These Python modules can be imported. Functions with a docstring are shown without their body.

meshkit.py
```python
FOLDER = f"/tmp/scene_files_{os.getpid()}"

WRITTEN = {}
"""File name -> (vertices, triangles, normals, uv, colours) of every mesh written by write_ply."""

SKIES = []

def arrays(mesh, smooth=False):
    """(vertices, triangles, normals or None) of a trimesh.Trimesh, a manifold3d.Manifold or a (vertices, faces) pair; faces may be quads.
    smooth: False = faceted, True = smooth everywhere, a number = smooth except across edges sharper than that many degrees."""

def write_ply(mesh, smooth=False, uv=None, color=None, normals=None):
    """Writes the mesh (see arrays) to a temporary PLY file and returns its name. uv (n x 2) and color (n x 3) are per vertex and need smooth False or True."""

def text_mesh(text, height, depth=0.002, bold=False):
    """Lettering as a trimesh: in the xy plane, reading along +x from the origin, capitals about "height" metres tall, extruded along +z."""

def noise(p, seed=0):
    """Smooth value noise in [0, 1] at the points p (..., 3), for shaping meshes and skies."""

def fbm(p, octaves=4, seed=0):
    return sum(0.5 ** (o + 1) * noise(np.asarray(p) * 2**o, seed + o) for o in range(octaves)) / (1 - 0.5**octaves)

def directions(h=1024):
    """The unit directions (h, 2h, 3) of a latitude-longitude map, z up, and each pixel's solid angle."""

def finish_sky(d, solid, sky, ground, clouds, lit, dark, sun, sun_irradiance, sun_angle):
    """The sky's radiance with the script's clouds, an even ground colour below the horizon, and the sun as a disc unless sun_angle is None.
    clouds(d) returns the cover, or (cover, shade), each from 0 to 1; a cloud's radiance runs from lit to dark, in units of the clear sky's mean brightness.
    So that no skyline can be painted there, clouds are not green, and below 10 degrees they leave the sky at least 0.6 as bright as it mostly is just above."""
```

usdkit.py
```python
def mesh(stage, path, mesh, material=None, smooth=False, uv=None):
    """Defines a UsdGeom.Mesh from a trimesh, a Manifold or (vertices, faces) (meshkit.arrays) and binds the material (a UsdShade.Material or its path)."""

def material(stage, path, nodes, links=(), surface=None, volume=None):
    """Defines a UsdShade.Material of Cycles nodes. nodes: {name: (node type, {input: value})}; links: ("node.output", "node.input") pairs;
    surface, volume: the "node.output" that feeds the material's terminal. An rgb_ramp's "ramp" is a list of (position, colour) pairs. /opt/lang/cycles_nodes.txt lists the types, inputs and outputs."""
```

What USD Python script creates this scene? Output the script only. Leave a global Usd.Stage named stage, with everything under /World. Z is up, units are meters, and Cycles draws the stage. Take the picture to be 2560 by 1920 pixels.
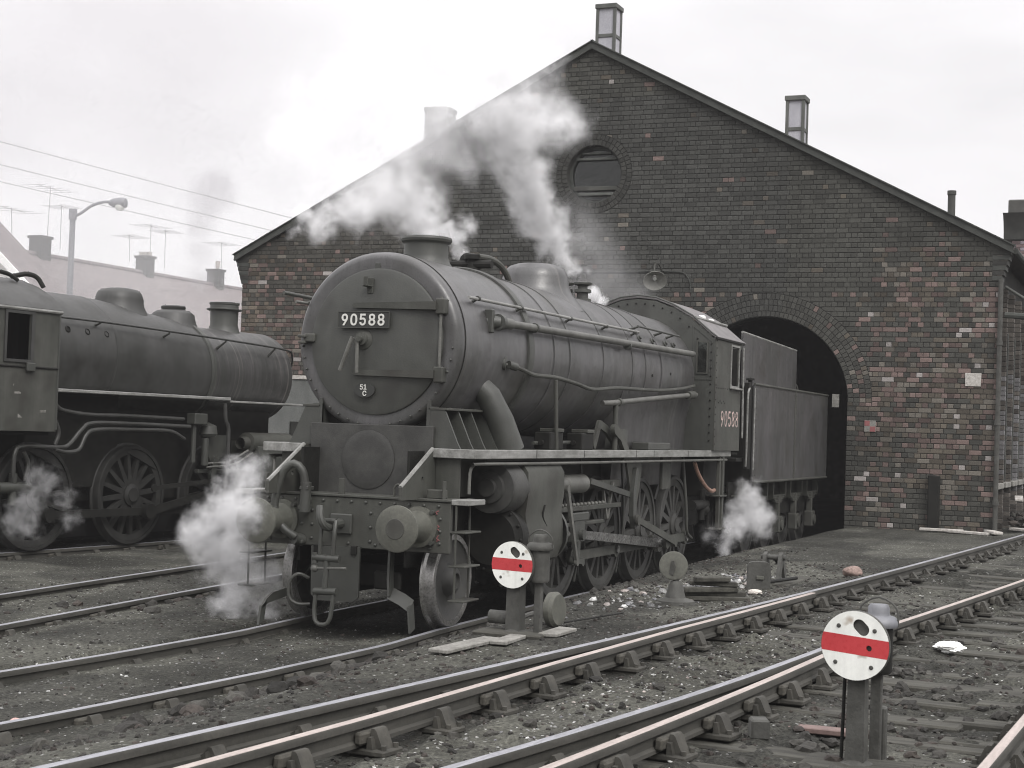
import math, random
import numpy as np, trimesh, manifold3d, usdkit, meshkit
from pxr import Usd, UsdGeom, UsdLux, UsdShade, Gf, Sdf, Vt
from shapely.geometry import Polygon, Point, LineString, box as sbox
from shapely import affinity

stage = Usd.Stage.CreateInMemory()
UsdGeom.SetStageUpAxis(stage, UsdGeom.Tokens.z)
UsdGeom.SetStageMetersPerUnit(stage, 1.0)
stage.SetDefaultPrim(UsdGeom.Xform.Define(stage, "/World").GetPrim())
UsdGeom.Scope.Define(stage, "/World/Looks")
rng = np.random.default_rng(51)
pi = math.pi

# ------------------------------------------------------------------ camera
EYE = (-14.1946, -7.6011, 2.0224)
YAW, PITCH, ROLL = math.radians(22.607), math.radians(1.604), math.radians(1.952)
fwd = np.array([math.cos(YAW) * math.cos(PITCH), math.sin(YAW) * math.cos(PITCH), math.sin(PITCH)])
rt = np.cross(fwd, [0, 0, 1.0]); rt /= np.linalg.norm(rt); upv = np.cross(rt, fwd)
rr = math.cos(ROLL) * rt + math.sin(ROLL) * upv
uu = -math.sin(ROLL) * rt + math.cos(ROLL) * upv
cam = UsdGeom.Camera.Define(stage, "/World/camera")
cam.AddTransformOp().Set(Gf.Matrix4d(*rr, 0, *uu, 0, *(-fwd), 0, *EYE, 1))
cam.CreateHorizontalApertureAttr(36.0); cam.CreateVerticalApertureAttr(27.0)
cam.CreateFocalLengthAttr(56.313)
cam.CreateClippingRangeAttr(Gf.Vec2f(0.1, 2000.0))
cam.CreateFStopAttr(8.0); cam.CreateFocusDistanceAttr(17.5)
cam.CreateExposureAttr(0.46)

# ------------------------------------------------------------------ sky and sun (bright overcast)
SUN = np.array([-0.52, -0.62, 0.78]); SUN /= np.linalg.norm(SUN)
dome = UsdLux.DomeLight.Define(stage, "/World/sky")
dome.GetPrim().SetCustomDataByKey("kind", "structure")
sky = usdkit.material(stage, "/World/Looks/sky", {
    "st": ("sky_texture", {"sky_type": "single_scattering", "sun_disc": False, "sun_elevation": math.asin(SUN[2]), "sun_rotation": math.atan2(SUN[0], SUN[1]), "aerosol_density": 3.0}),
    "tc": ("texture_coordinate", {}),
    "sep": ("separate_xyz", {}),
    "zc": ("clamp", {"min": 0.0, "max": 1.0}),
    "grad": ("math", {"math_type": "multiply_add", "value2": 2.6, "value3": 1.0}),
    "z2": ("math", {"math_type": "multiply"}),
    "mp": ("mapping", {"mapping_type": "point", "scale": (1.2, 1.2, 2.6), "location": (0.35, 0.9, 0.2)}),
    "n": ("noise_texture", {"scale": 1.3, "detail": 5.0, "roughness": 0.55, "distortion": 0.3}),
    "nr": ("map_range", {"from_min": 0.3, "from_max": 0.7, "to_min": 0.64, "to_max": 1.04, "clamp": True}),
    "mul": ("math", {"math_type": "multiply"}),
    "cl": ("vector_math", {"math_type": "scale", "vector1": (8.0, 7.83, 7.98)}),
    "des": ("hsv", {"saturation": 0.25, "value": 1.0}),
    "mix": ("mix", {"mix_type": "mix", "fac": 0.9}),
    "bg": ("background_shader", {"strength": 0.1}),
}, [("tc.generated", "sep.vector"), ("sep.z", "zc.value"), ("zc.result", "z2.value1"), ("zc.result", "z2.value2"), ("z2.value", "grad.value1"), ("tc.generated", "mp.vector"), ("mp.vector", "n.vector"),
    ("n.fac", "nr.value"), ("nr.result", "mul.value1"), ("grad.value", "mul.value2"), ("mul.value", "cl.scale"), ("st.color", "des.color"),
    ("des.color", "mix.color1"), ("cl.vector", "mix.color2"), ("mix.color", "bg.color")], surface="bg.background")
UsdShade.MaterialBindingAPI.Apply(dome.GetPrim()).Bind(sky)
sun = UsdLux.DistantLight.Define(stage, "/World/sun")
sun.CreateNormalizeAttr(True); sun.CreateIntensityAttr(0.4); sun.CreateAngleAttr(25.0); sun.CreateColorAttr(Gf.Vec3f(1.0, 0.97, 0.93))
zax = SUN; xax = np.cross([0, 0, 1.0], zax); xax /= np.linalg.norm(xax); yax = np.cross(zax, xax)
sun.AddTransformOp().Set(Gf.Matrix4d(*xax, 0, *yax, 0, *zax, 0, 0, 0, 40, 1))

# ------------------------------------------------------------------ mesh helpers
TM = trimesh.Trimesh
def join(*ms):
    out = []
    for m in ms:
        out += list(m) if isinstance(m, (list, tuple)) else [m]
    return trimesh.util.concatenate(out)
def box(x0, x1, y0, y1, z0, z1, c=0.006):
    lo, hi = np.minimum([x0, y0, z0], [x1, y1, z1]), np.maximum([x0, y0, z0], [x1, y1, z1])
    c = min(c, 0.3 * (hi - lo).min())
    if c <= 0:
        return trimesh.creation.box(bounds=[lo, hi])
    P = []
    for sx in (0, 1):
        for sy in (0, 1):
            for sz in (0, 1):
                b = np.where([sx, sy, sz], hi, lo); d = np.where([sx, sy, sz], -c, c)
                for k in range(3):
                    e = d.copy(); e[k] = 0
                    P.append(b + e)
    return trimesh.convex.convex_hull(np.array(P))
def frames(P, closed=False):
    P = np.asarray(P, float)
    t = np.gradient(P, axis=0); t /= np.linalg.norm(t, axis=1, keepdims=True) + 1e-12
    a = np.cross(t[0], [0, 0, 1.0] if abs(t[0][2]) < 0.9 else [1.0, 0, 0]); a /= np.linalg.norm(a)
    A = []
    for k in range(len(P)):
        a = a - t[k] * (a @ t[k]); a /= np.linalg.norm(a); A.append(a)
    A = np.array(A)
    return P, t, A, np.cross(t, A)
def tube(P, r, n=8, caps=True):
    P, t, A, B = frames(P)
    r = np.broadcast_to(np.asarray(r, float), (len(P),))
    ang = np.arange(n) * 2 * pi / n
    V = P[:, None] + r[:, None, None] * (np.cos(ang)[None, :, None] * A[:, None] + np.sin(ang)[None, :, None] * B[:, None])
    i, j = np.meshgrid(np.arange(len(P) - 1), np.arange(n), indexing="ij")
    q = np.stack([i * n + j, i * n + (j + 1) % n, (i + 1) * n + (j + 1) % n, (i + 1) * n + j], -1).reshape(-1, 4)
    f = [q[:, [0, 1, 2]], q[:, [0, 2, 3]]]
    v = [V.reshape(-1, 3)]
    if caps:
        m = len(P) * n
        v.append(P[[0, -1]])
        k = np.arange(n); f.append(np.stack([np.full(n, m), (k + 1) % n, k], 1)); b = (len(P) - 1) * n
        f.append(np.stack([np.full(n, m + 1), b + k, b + (k + 1) % n], 1))
    return TM(np.vstack(v), np.vstack(f), process=False)
def curve(P, step=0.05):
    """smooth (Catmull-Rom) polyline through P"""
    P = np.asarray(P, float); Q = np.vstack([2 * P[0] - P[1], P, 2 * P[-1] - P[-2]]); out = []
    for k in range(1, len(Q) - 2):
        m = max(2, int(np.linalg.norm(Q[k + 1] - Q[k]) / step))
        for s in np.arange(m) / m:
            a, b, c, d = Q[k - 1:k + 3]
            out.append(0.5 * (2 * b + (c - a) * s + (2 * a - 5 * b + 4 * c - d) * s * s + (3 * b - a - 3 * c + d) * s ** 3))
    return np.array(out + [P[-1]])
def cyl(p0, p1, r, r2=None, n=20):
    return tube([p0, p1], [r, r if r2 is None else r2], n)
def lathe(prof, o, d, n=32):
    """prof: (radius, distance along d) pairs, turned about the line through o along d"""
    d = np.asarray(d, float); d /= np.linalg.norm(d)
    a = np.cross(d, [0, 0, 1.0] if abs(d[2]) < 0.9 else [1.0, 0, 0]); a /= np.linalg.norm(a); b = np.cross(d, a)
    ang = np.arange(n) * 2 * pi / n
    ring = np.cos(ang)[:, None] * a + np.sin(ang)[:, None] * b
    V = np.array([[np.asarray(o) + h * d + r * u for u in ring] for r, h in prof]).reshape(-1, 3)
    m = len(prof)
    i, j = np.meshgrid(np.arange(m - 1), np.arange(n), indexing="ij")
    q = np.stack([i * n + j, i * n + (j + 1) % n, (i + 1) * n + (j + 1) % n, (i + 1) * n + j], -1).reshape(-1, 4)
    f = np.vstack([q[:, [0, 1, 2]], q[:, [0, 2, 3]]])
    t = TM(V, f, process=False); t.merge_vertices(); t.update_faces(t.nondegenerate_faces())
    trimesh.repair.fix_normals(t)
    return t
AX = {"xz": np.array([[1, 0, 0, 0], [0, 0, 1, 0], [0, 1, 0, 0], [0, 0, 0, 1.0]]), "xy": np.eye(4), "yz": np.array([[0, 0, 1, 0], [1, 0, 0, 0], [0, 1, 0, 0], [0, 0, 0, 1.0]])}
def prism(poly, lo, hi, plane="xz"):
    """a shapely polygon (or point list) in the plane, extruded from lo to hi along the third axis"""
    if not hasattr(poly, "geom_type"):
        poly = Polygon(poly)
    gs = [g for g in getattr(poly, "geoms", [poly]) if g.geom_type == "Polygon" and g.area > 1e-7]
    ms = []
    for g in gs:
        m = trimesh.creation.extrude_polygon(g, hi - lo, engine="earcut"); m.apply_translation([0, 0, lo]); m.apply_transform(AX[plane]); ms.append(m)
    return join(ms)
RIV = trimesh.creation.icosphere(1, 1.0)
def rivets(P, r=0.014, n=(-1, 0, 0)):
    out = []
    for p in P:
        m = RIV.copy(); m.apply_scale(r); m.apply_translation(p); out.append(m)
    return join(out)
def sweep(sec, path):
    """closed section (lateral, up) swept along a level path of points"""
    P = np.asarray(path, float); t = np.gradient(P, axis=0); t[:, 2] = 0; t /= np.linalg.norm(t, axis=1, keepdims=True)
    L = np.stack([-t[:, 1], t[:, 0], 0 * t[:, 0]], 1); n = len(sec); s = np.asarray(sec, float)
    V = P[:, None] + s[None, :, :1] * L[:, None] + s[None, :, 1:] * np.array([0, 0, 1.0])
    i, j = np.meshgrid(np.arange(len(P) - 1), np.arange(n), indexing="ij")
    q = np.stack([i * n + j, (i + 1) * n + j, (i + 1) * n + (j + 1) % n, i * n + (j + 1) % n], -1).reshape(-1, 4)
    caps = [TM(np.zeros((0, 3)), np.zeros((0, 3), int))]
    f = [q[:, [0, 1, 2]], q[:, [0, 2, 3]]]
    b = (len(P) - 1) * n
    from_tri = np.array([[0, k, k + 1] for k in range(1, n - 1)])
    f += [from_tri, from_tri[:, ::-1] + b]
    m = TM(V.reshape(-1, 3), np.vstack(f), process=False)
    if m.volume < 0:
        m.invert()
    return m
def xf(m, M):
    m = m.copy(); m.apply_transform(M); return m
def rotz(a, at=(0, 0, 0)):
    return trimesh.transformations.translation_matrix(at) @ trimesh.transformations.rotation_matrix(a, [0, 0, 1])
def rough(m, amp, scale=3.0, seed=0):
    """uneven faces: vertices pushed by noise"""
    m = m.copy(); v = np.array(m.vertices)
    m.vertices = v + amp * 2 * (np.stack([meshkit.noise(v * scale + 17 * k, seed + k) for k in range(3)], 1) - 0.5); return m

# ------------------------------------------------------------------ naming helpers
used = {}
def numbered(path):
    k = used.get(path, -1) + 1; used[path] = k
    return path if k == 0 else f"{path}_{k:03d}"
class Thing:
    def __init__(self, name, label, cat, at=(0, 0, 0), yaw=0.0, group=None, kind=None, world=True):
        self.path = numbered("/World/" + name); self.x = UsdGeom.Xform.Define(stage, self.path)
        self.at, self.yaw, self.world = np.asarray(at, float), yaw, world
        self.x.AddTranslateOp().Set(Gf.Vec3d(*map(float, at)))
        if yaw: self.x.AddRotateZOp().Set(math.degrees(yaw))
        tag(self.x.GetPrim(), label, cat, group, kind)
    def add(self, name, m, mat, parent=None, smooth=32, label=None, kind=None, tint=None):
        if self.world:
            m = m.copy(); m.apply_translation(-self.at)
            if self.yaw: m.apply_transform(rotz(-self.yaw))
        p = numbered((parent or self.path) + "/" + name)
        me = usdkit.mesh(stage, p, m, mat, smooth=smooth)
        if tint is not None: set_tint(me, tint)
        pr = me.GetPrim()
        if label: pr.SetCustomDataByKey("label", label)
        if kind: pr.SetCustomDataByKey("kind", kind)
        return p
def set_tint(me, t):
    t = np.asarray(t, np.float32); n = len(me.GetPointsAttr().Get())
    if t.ndim == 1: t = np.tile(t, (n, 1))
    UsdGeom.PrimvarsAPI(me).CreatePrimvar("tint", Sdf.ValueTypeNames.Color3fArray, "vertex").Set(Vt.Vec3fArray.FromNumpy(t))
def tag(p, label=None, cat=None, group=None, kind=None):
    for k, v in (("label", label), ("category", cat), ("group", group), ("kind", kind)):
        if v: p.SetCustomDataByKey(k, v)
def single(name, m, mat, label=None, cat=None, group=None, kind=None, smooth=32, tint=None):
    me = usdkit.mesh(stage, numbered("/World/" + name), m, mat, smooth=smooth)
    if tint is not None: set_tint(me, tint)
    tag(me.GetPrim(), label, cat, group, kind); return me

# ------------------------------------------------------------------ materials
def look(name, a, b=None, scale=3.0, stretch=(1, 1, 1), rough=(0.5, 0.75), metal=0.0, bump=0.0, bscale=40.0, spec=0.4, lo=0.35, hi=0.65, spots=None, object_space=False, fine=0.2, streak=0.0, dent=0.0, k=0.8, runs=None):
    """two tones mixed by stretched noise; spots = (colour, scale, threshold) adds irregular flecks"""
    a, b = tuple(k * x for x in a), tuple(k * x for x in (b or a))
    nodes = {"g": ("texture_coordinate", {}) if object_space else ("geometry", {}), "m": ("mapping", {"mapping_type": "point", "scale": stretch}), "n": ("noise_texture", {"scale": scale, "detail": 6.0, "roughness": 0.62}),
             "r": ("map_range", {"from_min": lo, "from_max": hi, "clamp": True}), "c": ("mix", {"color1": a, "color2": b}),
             "n2": ("noise_texture", {"scale": bscale, "detail": 4.0, "roughness": 0.6}), "rr": ("map_range", {"from_min": 0.3, "from_max": 0.7, "to_min": rough[0], "to_max": rough[1]}),
             "fine": ("map_range", {"from_min": 0.3, "from_max": 0.7, "to_min": 1 - fine, "to_max": 1 + fine}), "fm": ("vector_math", {"math_type": "scale"}),
             "p": ("principled_bsdf", {"metallic": metal, "specular_ior_level": spec})}
    src = "g.object" if object_space else "g.position"
    links = [(src, "m.vector"), ("m.vector", "n.vector"), ("n.fac", "r.value"), ("r.result", "c.fac"), (src, "n2.vector"), ("n2.fac", "rr.value"), ("rr.result", "p.roughness"), ("n2.fac", "fine.value"), ("fine.result", "fm.scale")]
    col = "c.color"
    if streak:
        nodes |= {"sm": ("mapping", {"mapping_type": "point", "scale": (9.0, 9.0, 0.55)}), "sn": ("noise_texture", {"scale": 1.6, "detail": 5.0, "roughness": 0.6}), "sr": ("map_range", {"from_min": 0.34, "from_max": 0.68, "to_min": 1 - streak, "to_max": 1 + streak, "clamp": True}), "ss": ("vector_math", {"math_type": "scale"})}
        links += [(src, "sm.vector"), ("sm.vector", "sn.vector"), ("sn.fac", "sr.value"), ("sr.result", "ss.scale"), (col, "ss.vector1")]; col = "ss.vector"
    if runs:
        nodes |= {"um": ("mapping", {"mapping_type": "point", "scale": (13.0, 0.5, 0.35)}), "un": ("noise_texture", {"scale": 1.0, "detail": 4.0, "roughness": 0.65}), "ur": ("map_range", {"from_min": runs[1], "from_max": runs[1] + 0.14, "to_max": 0.8, "clamp": True}), "uc": ("mix", {"color2": runs[0]})}
        links += [(src, "um.vector"), ("um.vector", "un.vector"), ("un.fac", "ur.value"), ("ur.result", "uc.fac"), (col, "uc.color1")]; col = "uc.color"
    if spots:
        nodes |= {"v": ("noise_texture", {"scale": spots[1], "detail": 2.0}), "vr": ("map_range", {"from_min": spots[2], "from_max": spots[2] + (spots[3] if len(spots) > 3 else 0.06), "clamp": True}), "sc": ("mix", {"color2": spots[0]})}
        links += [(src, "v.vector"), ("v.fac", "vr.value"), ("vr.result", "sc.fac"), (col, "sc.color1")]; col = "sc.color"
    links += [(col, "fm.vector1"), ("fm.vector", "p.base_color")]
    if bump:
        nodes["b"] = ("bump", {"strength": 1.0, "distance": bump}); links += [("n2.fac", "b.height"), ("b.normal", "p.normal")]
        if dent:
            nodes |= {"dn": ("noise_texture", {"scale": 2.1, "detail": 2.0}), "db": ("bump", {"strength": 1.0, "distance": dent})}; links += [(src, "dn.vector"), ("dn.fac", "db.height"), ("db.normal", "b.normal")]
    return usdkit.material(stage, "/World/Looks/" + name, nodes, links, surface="p.BSDF")
def tinted(name, rough=0.85, bump=0.003, bscale=60.0, spec=0.25):
    """colour from the mesh's own tint, with fine grain"""
    return usdkit.material(stage, "/World/Looks/" + name, {"a": ("attribute", {"attribute": "tint"}), "g": ("geometry", {}), "n": ("noise_texture", {"scale": bscale, "detail": 5.0, "roughness": 0.65}),
        "f": ("map_range", {"from_min": 0.3, "from_max": 0.7, "to_min": 0.48, "to_max": 1.0}), "s": ("vector_math", {"math_type": "scale"}), "b": ("bump", {"strength": 1.0, "distance": bump}),
        "p": ("principled_bsdf", {"roughness": rough, "specular_ior_level": spec})},
        [("g.position", "n.vector"), ("n.fac", "f.value"), ("f.result", "s.scale"), ("a.color", "s.vector1"), ("s.vector", "p.base_color"), ("n.fac", "b.height"), ("b.normal", "p.normal")], surface="p.BSDF")
def plain(name, c, rough=0.6, metal=0.0, spec=0.4):
    return usdkit.material(stage, "/World/Looks/" + name, {"p": ("principled_bsdf", {"base_color": c, "roughness": rough, "metallic": metal, "specular_ior_level": spec})}, surface="p.BSDF")
grime = look("grime", (0.036, 0.038, 0.033), (0.052, 0.054, 0.047), 1.6, (1, 1, 0.7), (0.42, 0.62), bump=0.0015, bscale=70, streak=0.07, dent=0.015, spec=0.55, spots=((0.022, 0.022, 0.019), 2.4, 0.52, 0.24))
grime_streak = look("streaked_grime", (0.040, 0.041, 0.039), (0.064, 0.062, 0.063), 1.3, (1.2, 1.2, 0.5), (0.30, 0.50), bump=0.0008, bscale=60, spec=0.75, spots=((0.022, 0.021, 0.018), 1.5, 0.50, 0.26), fine=0.14, streak=0.2, dent=0.025, runs=((0.105, 0.100, 0.094), 0.60))
dusty = look("dusty_steel", (0.041, 0.043, 0.036), (0.068, 0.069, 0.060), 2.2, (1, 1, 0.6), (0.5, 0.75), bump=0.002, bscale=80, streak=0.10, dent=0.012, spots=((0.026, 0.025, 0.021), 2.2, 0.50, 0.24))
frame_black = look("oily_black", (0.008, 0.008, 0.007), (0.016, 0.016, 0.014), 4.0, (1, 1, 1), (0.5, 0.8), spec=0.2, bump=0.002, bscale=60)
wheel_look = look("wheel_grime", (0.030, 0.030, 0.028), (0.052, 0.052, 0.048), 5.0, (1, 1, 1), (0.45, 0.7), bump=0.002, bscale=70)
rod_steel = look("oily_rod_steel", (0.14, 0.14, 0.135), (0.27, 0.27, 0.26), 6.0, (1, 1, 1), (0.22, 0.4), metal=0.75)
tyre_steel = look("tyre_steel", (0.28, 0.275, 0.265), (0.40, 0.395, 0.38), 5.0, (1, 1, 1), (0.28, 0.42), metal=0.85, fine=0.1)
roof_sky_pale = look("skylit_pale_roof", (0.12, 0.115, 0.115), (0.19, 0.18, 0.18), 5.0, (1, 1, 1), (0.35, 0.5), bump=0.001, spec=0.7)  # pale tone paints the sky's light into the cab roof colour
lime_grime = look("limescaled_grime", (0.026, 0.027, 0.024), (0.042, 0.041, 0.040), 2.0, (1.6, 1.6, 0.3), (0.35, 0.5), spec=0.6, fine=0.15, streak=0.3, runs=((0.125, 0.115, 0.110), 0.56))
dull_grime = look("dull_sooty_grime", (0.024, 0.025, 0.022), (0.040, 0.040, 0.038), 1.6, (1.2, 1.2, 0.5), (0.42, 0.6), bump=0.001, bscale=60, spec=0.5, fine=0.15, streak=0.12, dent=0.02, spots=((0.013, 0.013, 0.011), 2.0, 0.50, 0.24))
shade_enamel = look("dull_shade_enamel", (0.30, 0.30, 0.27), (0.38, 0.38, 0.35), 5.0, (1, 1, 1), (0.4, 0.6), fine=0.05)
dim_wheel = look("sooty_wheel", (0.012, 0.012, 0.011), (0.024, 0.024, 0.022), 5.0, (1, 1, 1), (0.5, 0.7), bump=0.002, bscale=70)
pipe_look = look("dusty_pipe", (0.075, 0.075, 0.068), (0.13, 0.13, 0.118), 4.0, (1, 1, 1), (0.4, 0.6), bump=0.001)
edge_look = look("worn_plate_edge", (0.11, 0.11, 0.102), (0.22, 0.22, 0.21), 3.0, (1, 4, 4), (0.4, 0.6), bump=0.001, k=1.0)
copper = look("dull_copper", (0.52, 0.34, 0.27), (0.36, 0.22, 0.17), 9.0, (1, 1, 1), (0.3, 0.5), metal=0.6)
rail_top = look("polished_rail", (0.23, 0.232, 0.25), (0.31, 0.312, 0.335), 6.0, (0.3, 6, 6), (0.38, 0.55), metal=0.45, lo=0.4, hi=0.6, fine=0.1, k=1.0)
rail_pink = look("rust_bloom_rail", (0.33, 0.285, 0.262), (0.44, 0.385, 0.355), 5.0, (0.4, 6, 6), (0.42, 0.58), metal=0.3, fine=0.12, k=0.95)
rail_side = look("rusty_rail_side", (0.040, 0.039, 0.033), (0.072, 0.069, 0.060), 3.0, (0.6, 2, 4), (0.7, 0.9), bump=0.002)
chair_iron = look("cast_chair_iron", (0.030, 0.029, 0.024), (0.060, 0.057, 0.048), 7.0, (1, 1, 1), (0.7, 0.9), bump=0.003)
timber = look("oiled_timber", (0.026, 0.025, 0.020), (0.072, 0.070, 0.058), 2.0, (9, 1.2, 9), (0.8, 0.95), bump=0.004, bscale=50)
key_wood = look("old_wooden_key", (0.040, 0.038, 0.031), (0.075, 0.070, 0.058), 6.0, (2, 8, 8), (0.8, 0.95), bump=0.002)
white_enamel = look("white_enamel", (0.60, 0.61, 0.575), (0.67, 0.68, 0.645), 2.5, (1, 1, 1), (0.3, 0.4), spec=0.5, fine=0.02, spots=((0.34, 0.30, 0.25), 9.0, 0.62, 0.10), streak=0.08, k=1.0)
red_enamel = look("red_enamel", (0.44, 0.036, 0.042), (0.50, 0.046, 0.052), 5.0, (1, 1, 1), (0.3, 0.45), spec=0.5, fine=0.04)
olive = look("faded_olive_paint", (0.070, 0.072, 0.060), (0.105, 0.105, 0.088), 4.0, (1, 1, 1), (0.6, 0.8), bump=0.002)
grey_cast = look("grey_cast_iron", (0.042, 0.042, 0.037), (0.075, 0.075, 0.068), 6.0, (1, 1, 1), (0.6, 0.8), bump=0.003)
concrete = look("dirty_concrete", (0.16, 0.155, 0.14), (0.26, 0.255, 0.235), 5.0, (1, 1, 1), (0.85, 0.95), bump=0.004)
letter_white = look("lettering_white", (0.60, 0.60, 0.56), (0.68, 0.68, 0.64), 9.0, fine=0.08)
letter_faded = look("faded_lettering", (0.62, 0.46, 0.42), (0.30, 0.25, 0.235), 14.0, (1, 1, 1), (0.6, 0.7), lo=0.44, hi=0.58)
chalk_red = plain("red_chalk", (0.20, 0.075, 0.075), 0.9)
whitewash = look("old_whitewash", (0.16, 0.15, 0.14), (0.26, 0.25, 0.235), 2.0, rough=(0.9, 0.98), k=1.0)
black_plate = plain("plate_black", (0.022, 0.023, 0.021), 0.5)
void_black = plain("dark_opening", (0.008, 0.008, 0.008), 0.9, spec=0.1)
brick_look = tinted("sooty_brick", 0.88, 0.003, 55.0)
stone_look = tinted("loose_stone", 0.8, 0.004, 45.0)
glint_look = tinted("glassy_clinker", 0.25, 0.002, 60.0, 0.6)
mortar = look("sooty_mortar", (0.022, 0.022, 0.020), (0.040, 0.040, 0.036), 4.0, (1, 1, 1), (0.9, 0.98), bump=0.004)
render_grey = look("grey_cement_render", (0.10, 0.105, 0.10), (0.15, 0.155, 0.148), 2.0, (1, 1, 0.5), (0.85, 0.95), bump=0.003)
verge_paint = look("dark_verge_paint", (0.035, 0.038, 0.034), (0.055, 0.058, 0.052), 4.0, (1, 1, 1), (0.7, 0.9), bump=0.002)
vent_paint = look("grey_vent_paint", (0.07, 0.075, 0.068), (0.11, 0.115, 0.105), 4.0, (1, 1, 0.4), (0.7, 0.9))
vent_panel = look("pale_vent_panel", (0.34, 0.34, 0.37), (0.44, 0.44, 0.47), 3.0, (1, 1, 0.4), (0.6, 0.8))
slate = look("house_slate", (0.10, 0.082, 0.082), (0.16, 0.132, 0.130), 4.0, (1, 1, 1), (0.7, 0.9), bump=0.004)
white_wood = plain("white_painted_wood", (0.72, 0.72, 0.70), 0.6)
house_wall = look("house_render", (0.36, 0.33, 0.31), (0.46, 0.43, 0.40), 3.0, (1, 1, 0.5), (0.85, 0.95))
lamp_grey = look("galvanised_lamp", (0.17, 0.175, 0.19), (0.24, 0.245, 0.26), 5.0, (1, 1, 0.3), (0.5, 0.7), metal=0.2, fine=0.08)
wire_look = plain("wire_grey", (0.10, 0.10, 0.10), 0.8)
ash_board = look("bleached_board", (0.34, 0.32, 0.29), (0.52, 0.50, 0.47), 4.0, (1, 5, 5), (0.8, 0.95), bump=0.003)
pane_dark = usdkit.material(stage, "/World/Looks/window_glass", {"f": ("fresnel", {"IOR": 1.5}), "t": ("transparent_bsdf", {"color": (0.75, 0.78, 0.76)}), "s": ("glossy_bsdf", {"roughness": 0.08, "color": (0.8, 0.8, 0.8)}), "m": ("mix_closure", {})},
    [("f.fac", "m.fac"), ("t.BSDF", "m.closure1"), ("s.BSDF", "m.closure2")], surface="m.closure")

# ------------------------------------------------------------------ ground and railway tracks
def sstep(t):
    t = np.clip(t, 0, 1); return t * t * (3 - 2 * t)
def F1(x): return -3.848 - 0.098 * x + 0.002 * x * x - 0.00004 * np.abs(x) ** 3
def F2b(x): return np.where(x < -0.5, -5.307 - 0.024 * x + 0.005 * x * x, -5.33 - 0.112 * x + 0.0012 * x * x)
def F1b(x): return F1(x) - np.interp(x, [-13, -8, -6.4, -5, -3.8, -1.5, 2.6], [0.86, 0.49, 0.42, 0.33, 0.25, 0.15, 0.072])
def F2(x): return F2b(x) + np.interp(x, [-13, -7.3, -6.3, -4.9, -3.7, -2.0, -0.6], [0.82, 0.37, 0.30, 0.22, 0.165, 0.105, 0.072])
def LT(x): return 3.62 + 0.105 * x - 0.002 * x * x          # centre of the empty road
def LLT(x): return 8.47 - 0.085 * (x - 6.36)                 # centre of the road of the second engine
def MT(x): return np.interp(x, [-14, -8, -5, -3, -1, 0.5, 3, 30], [1.25, 0.45, 0.10, -0.06, -0.14, -0.05, 0.0, 0.0])
RZ = 0.43
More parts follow.
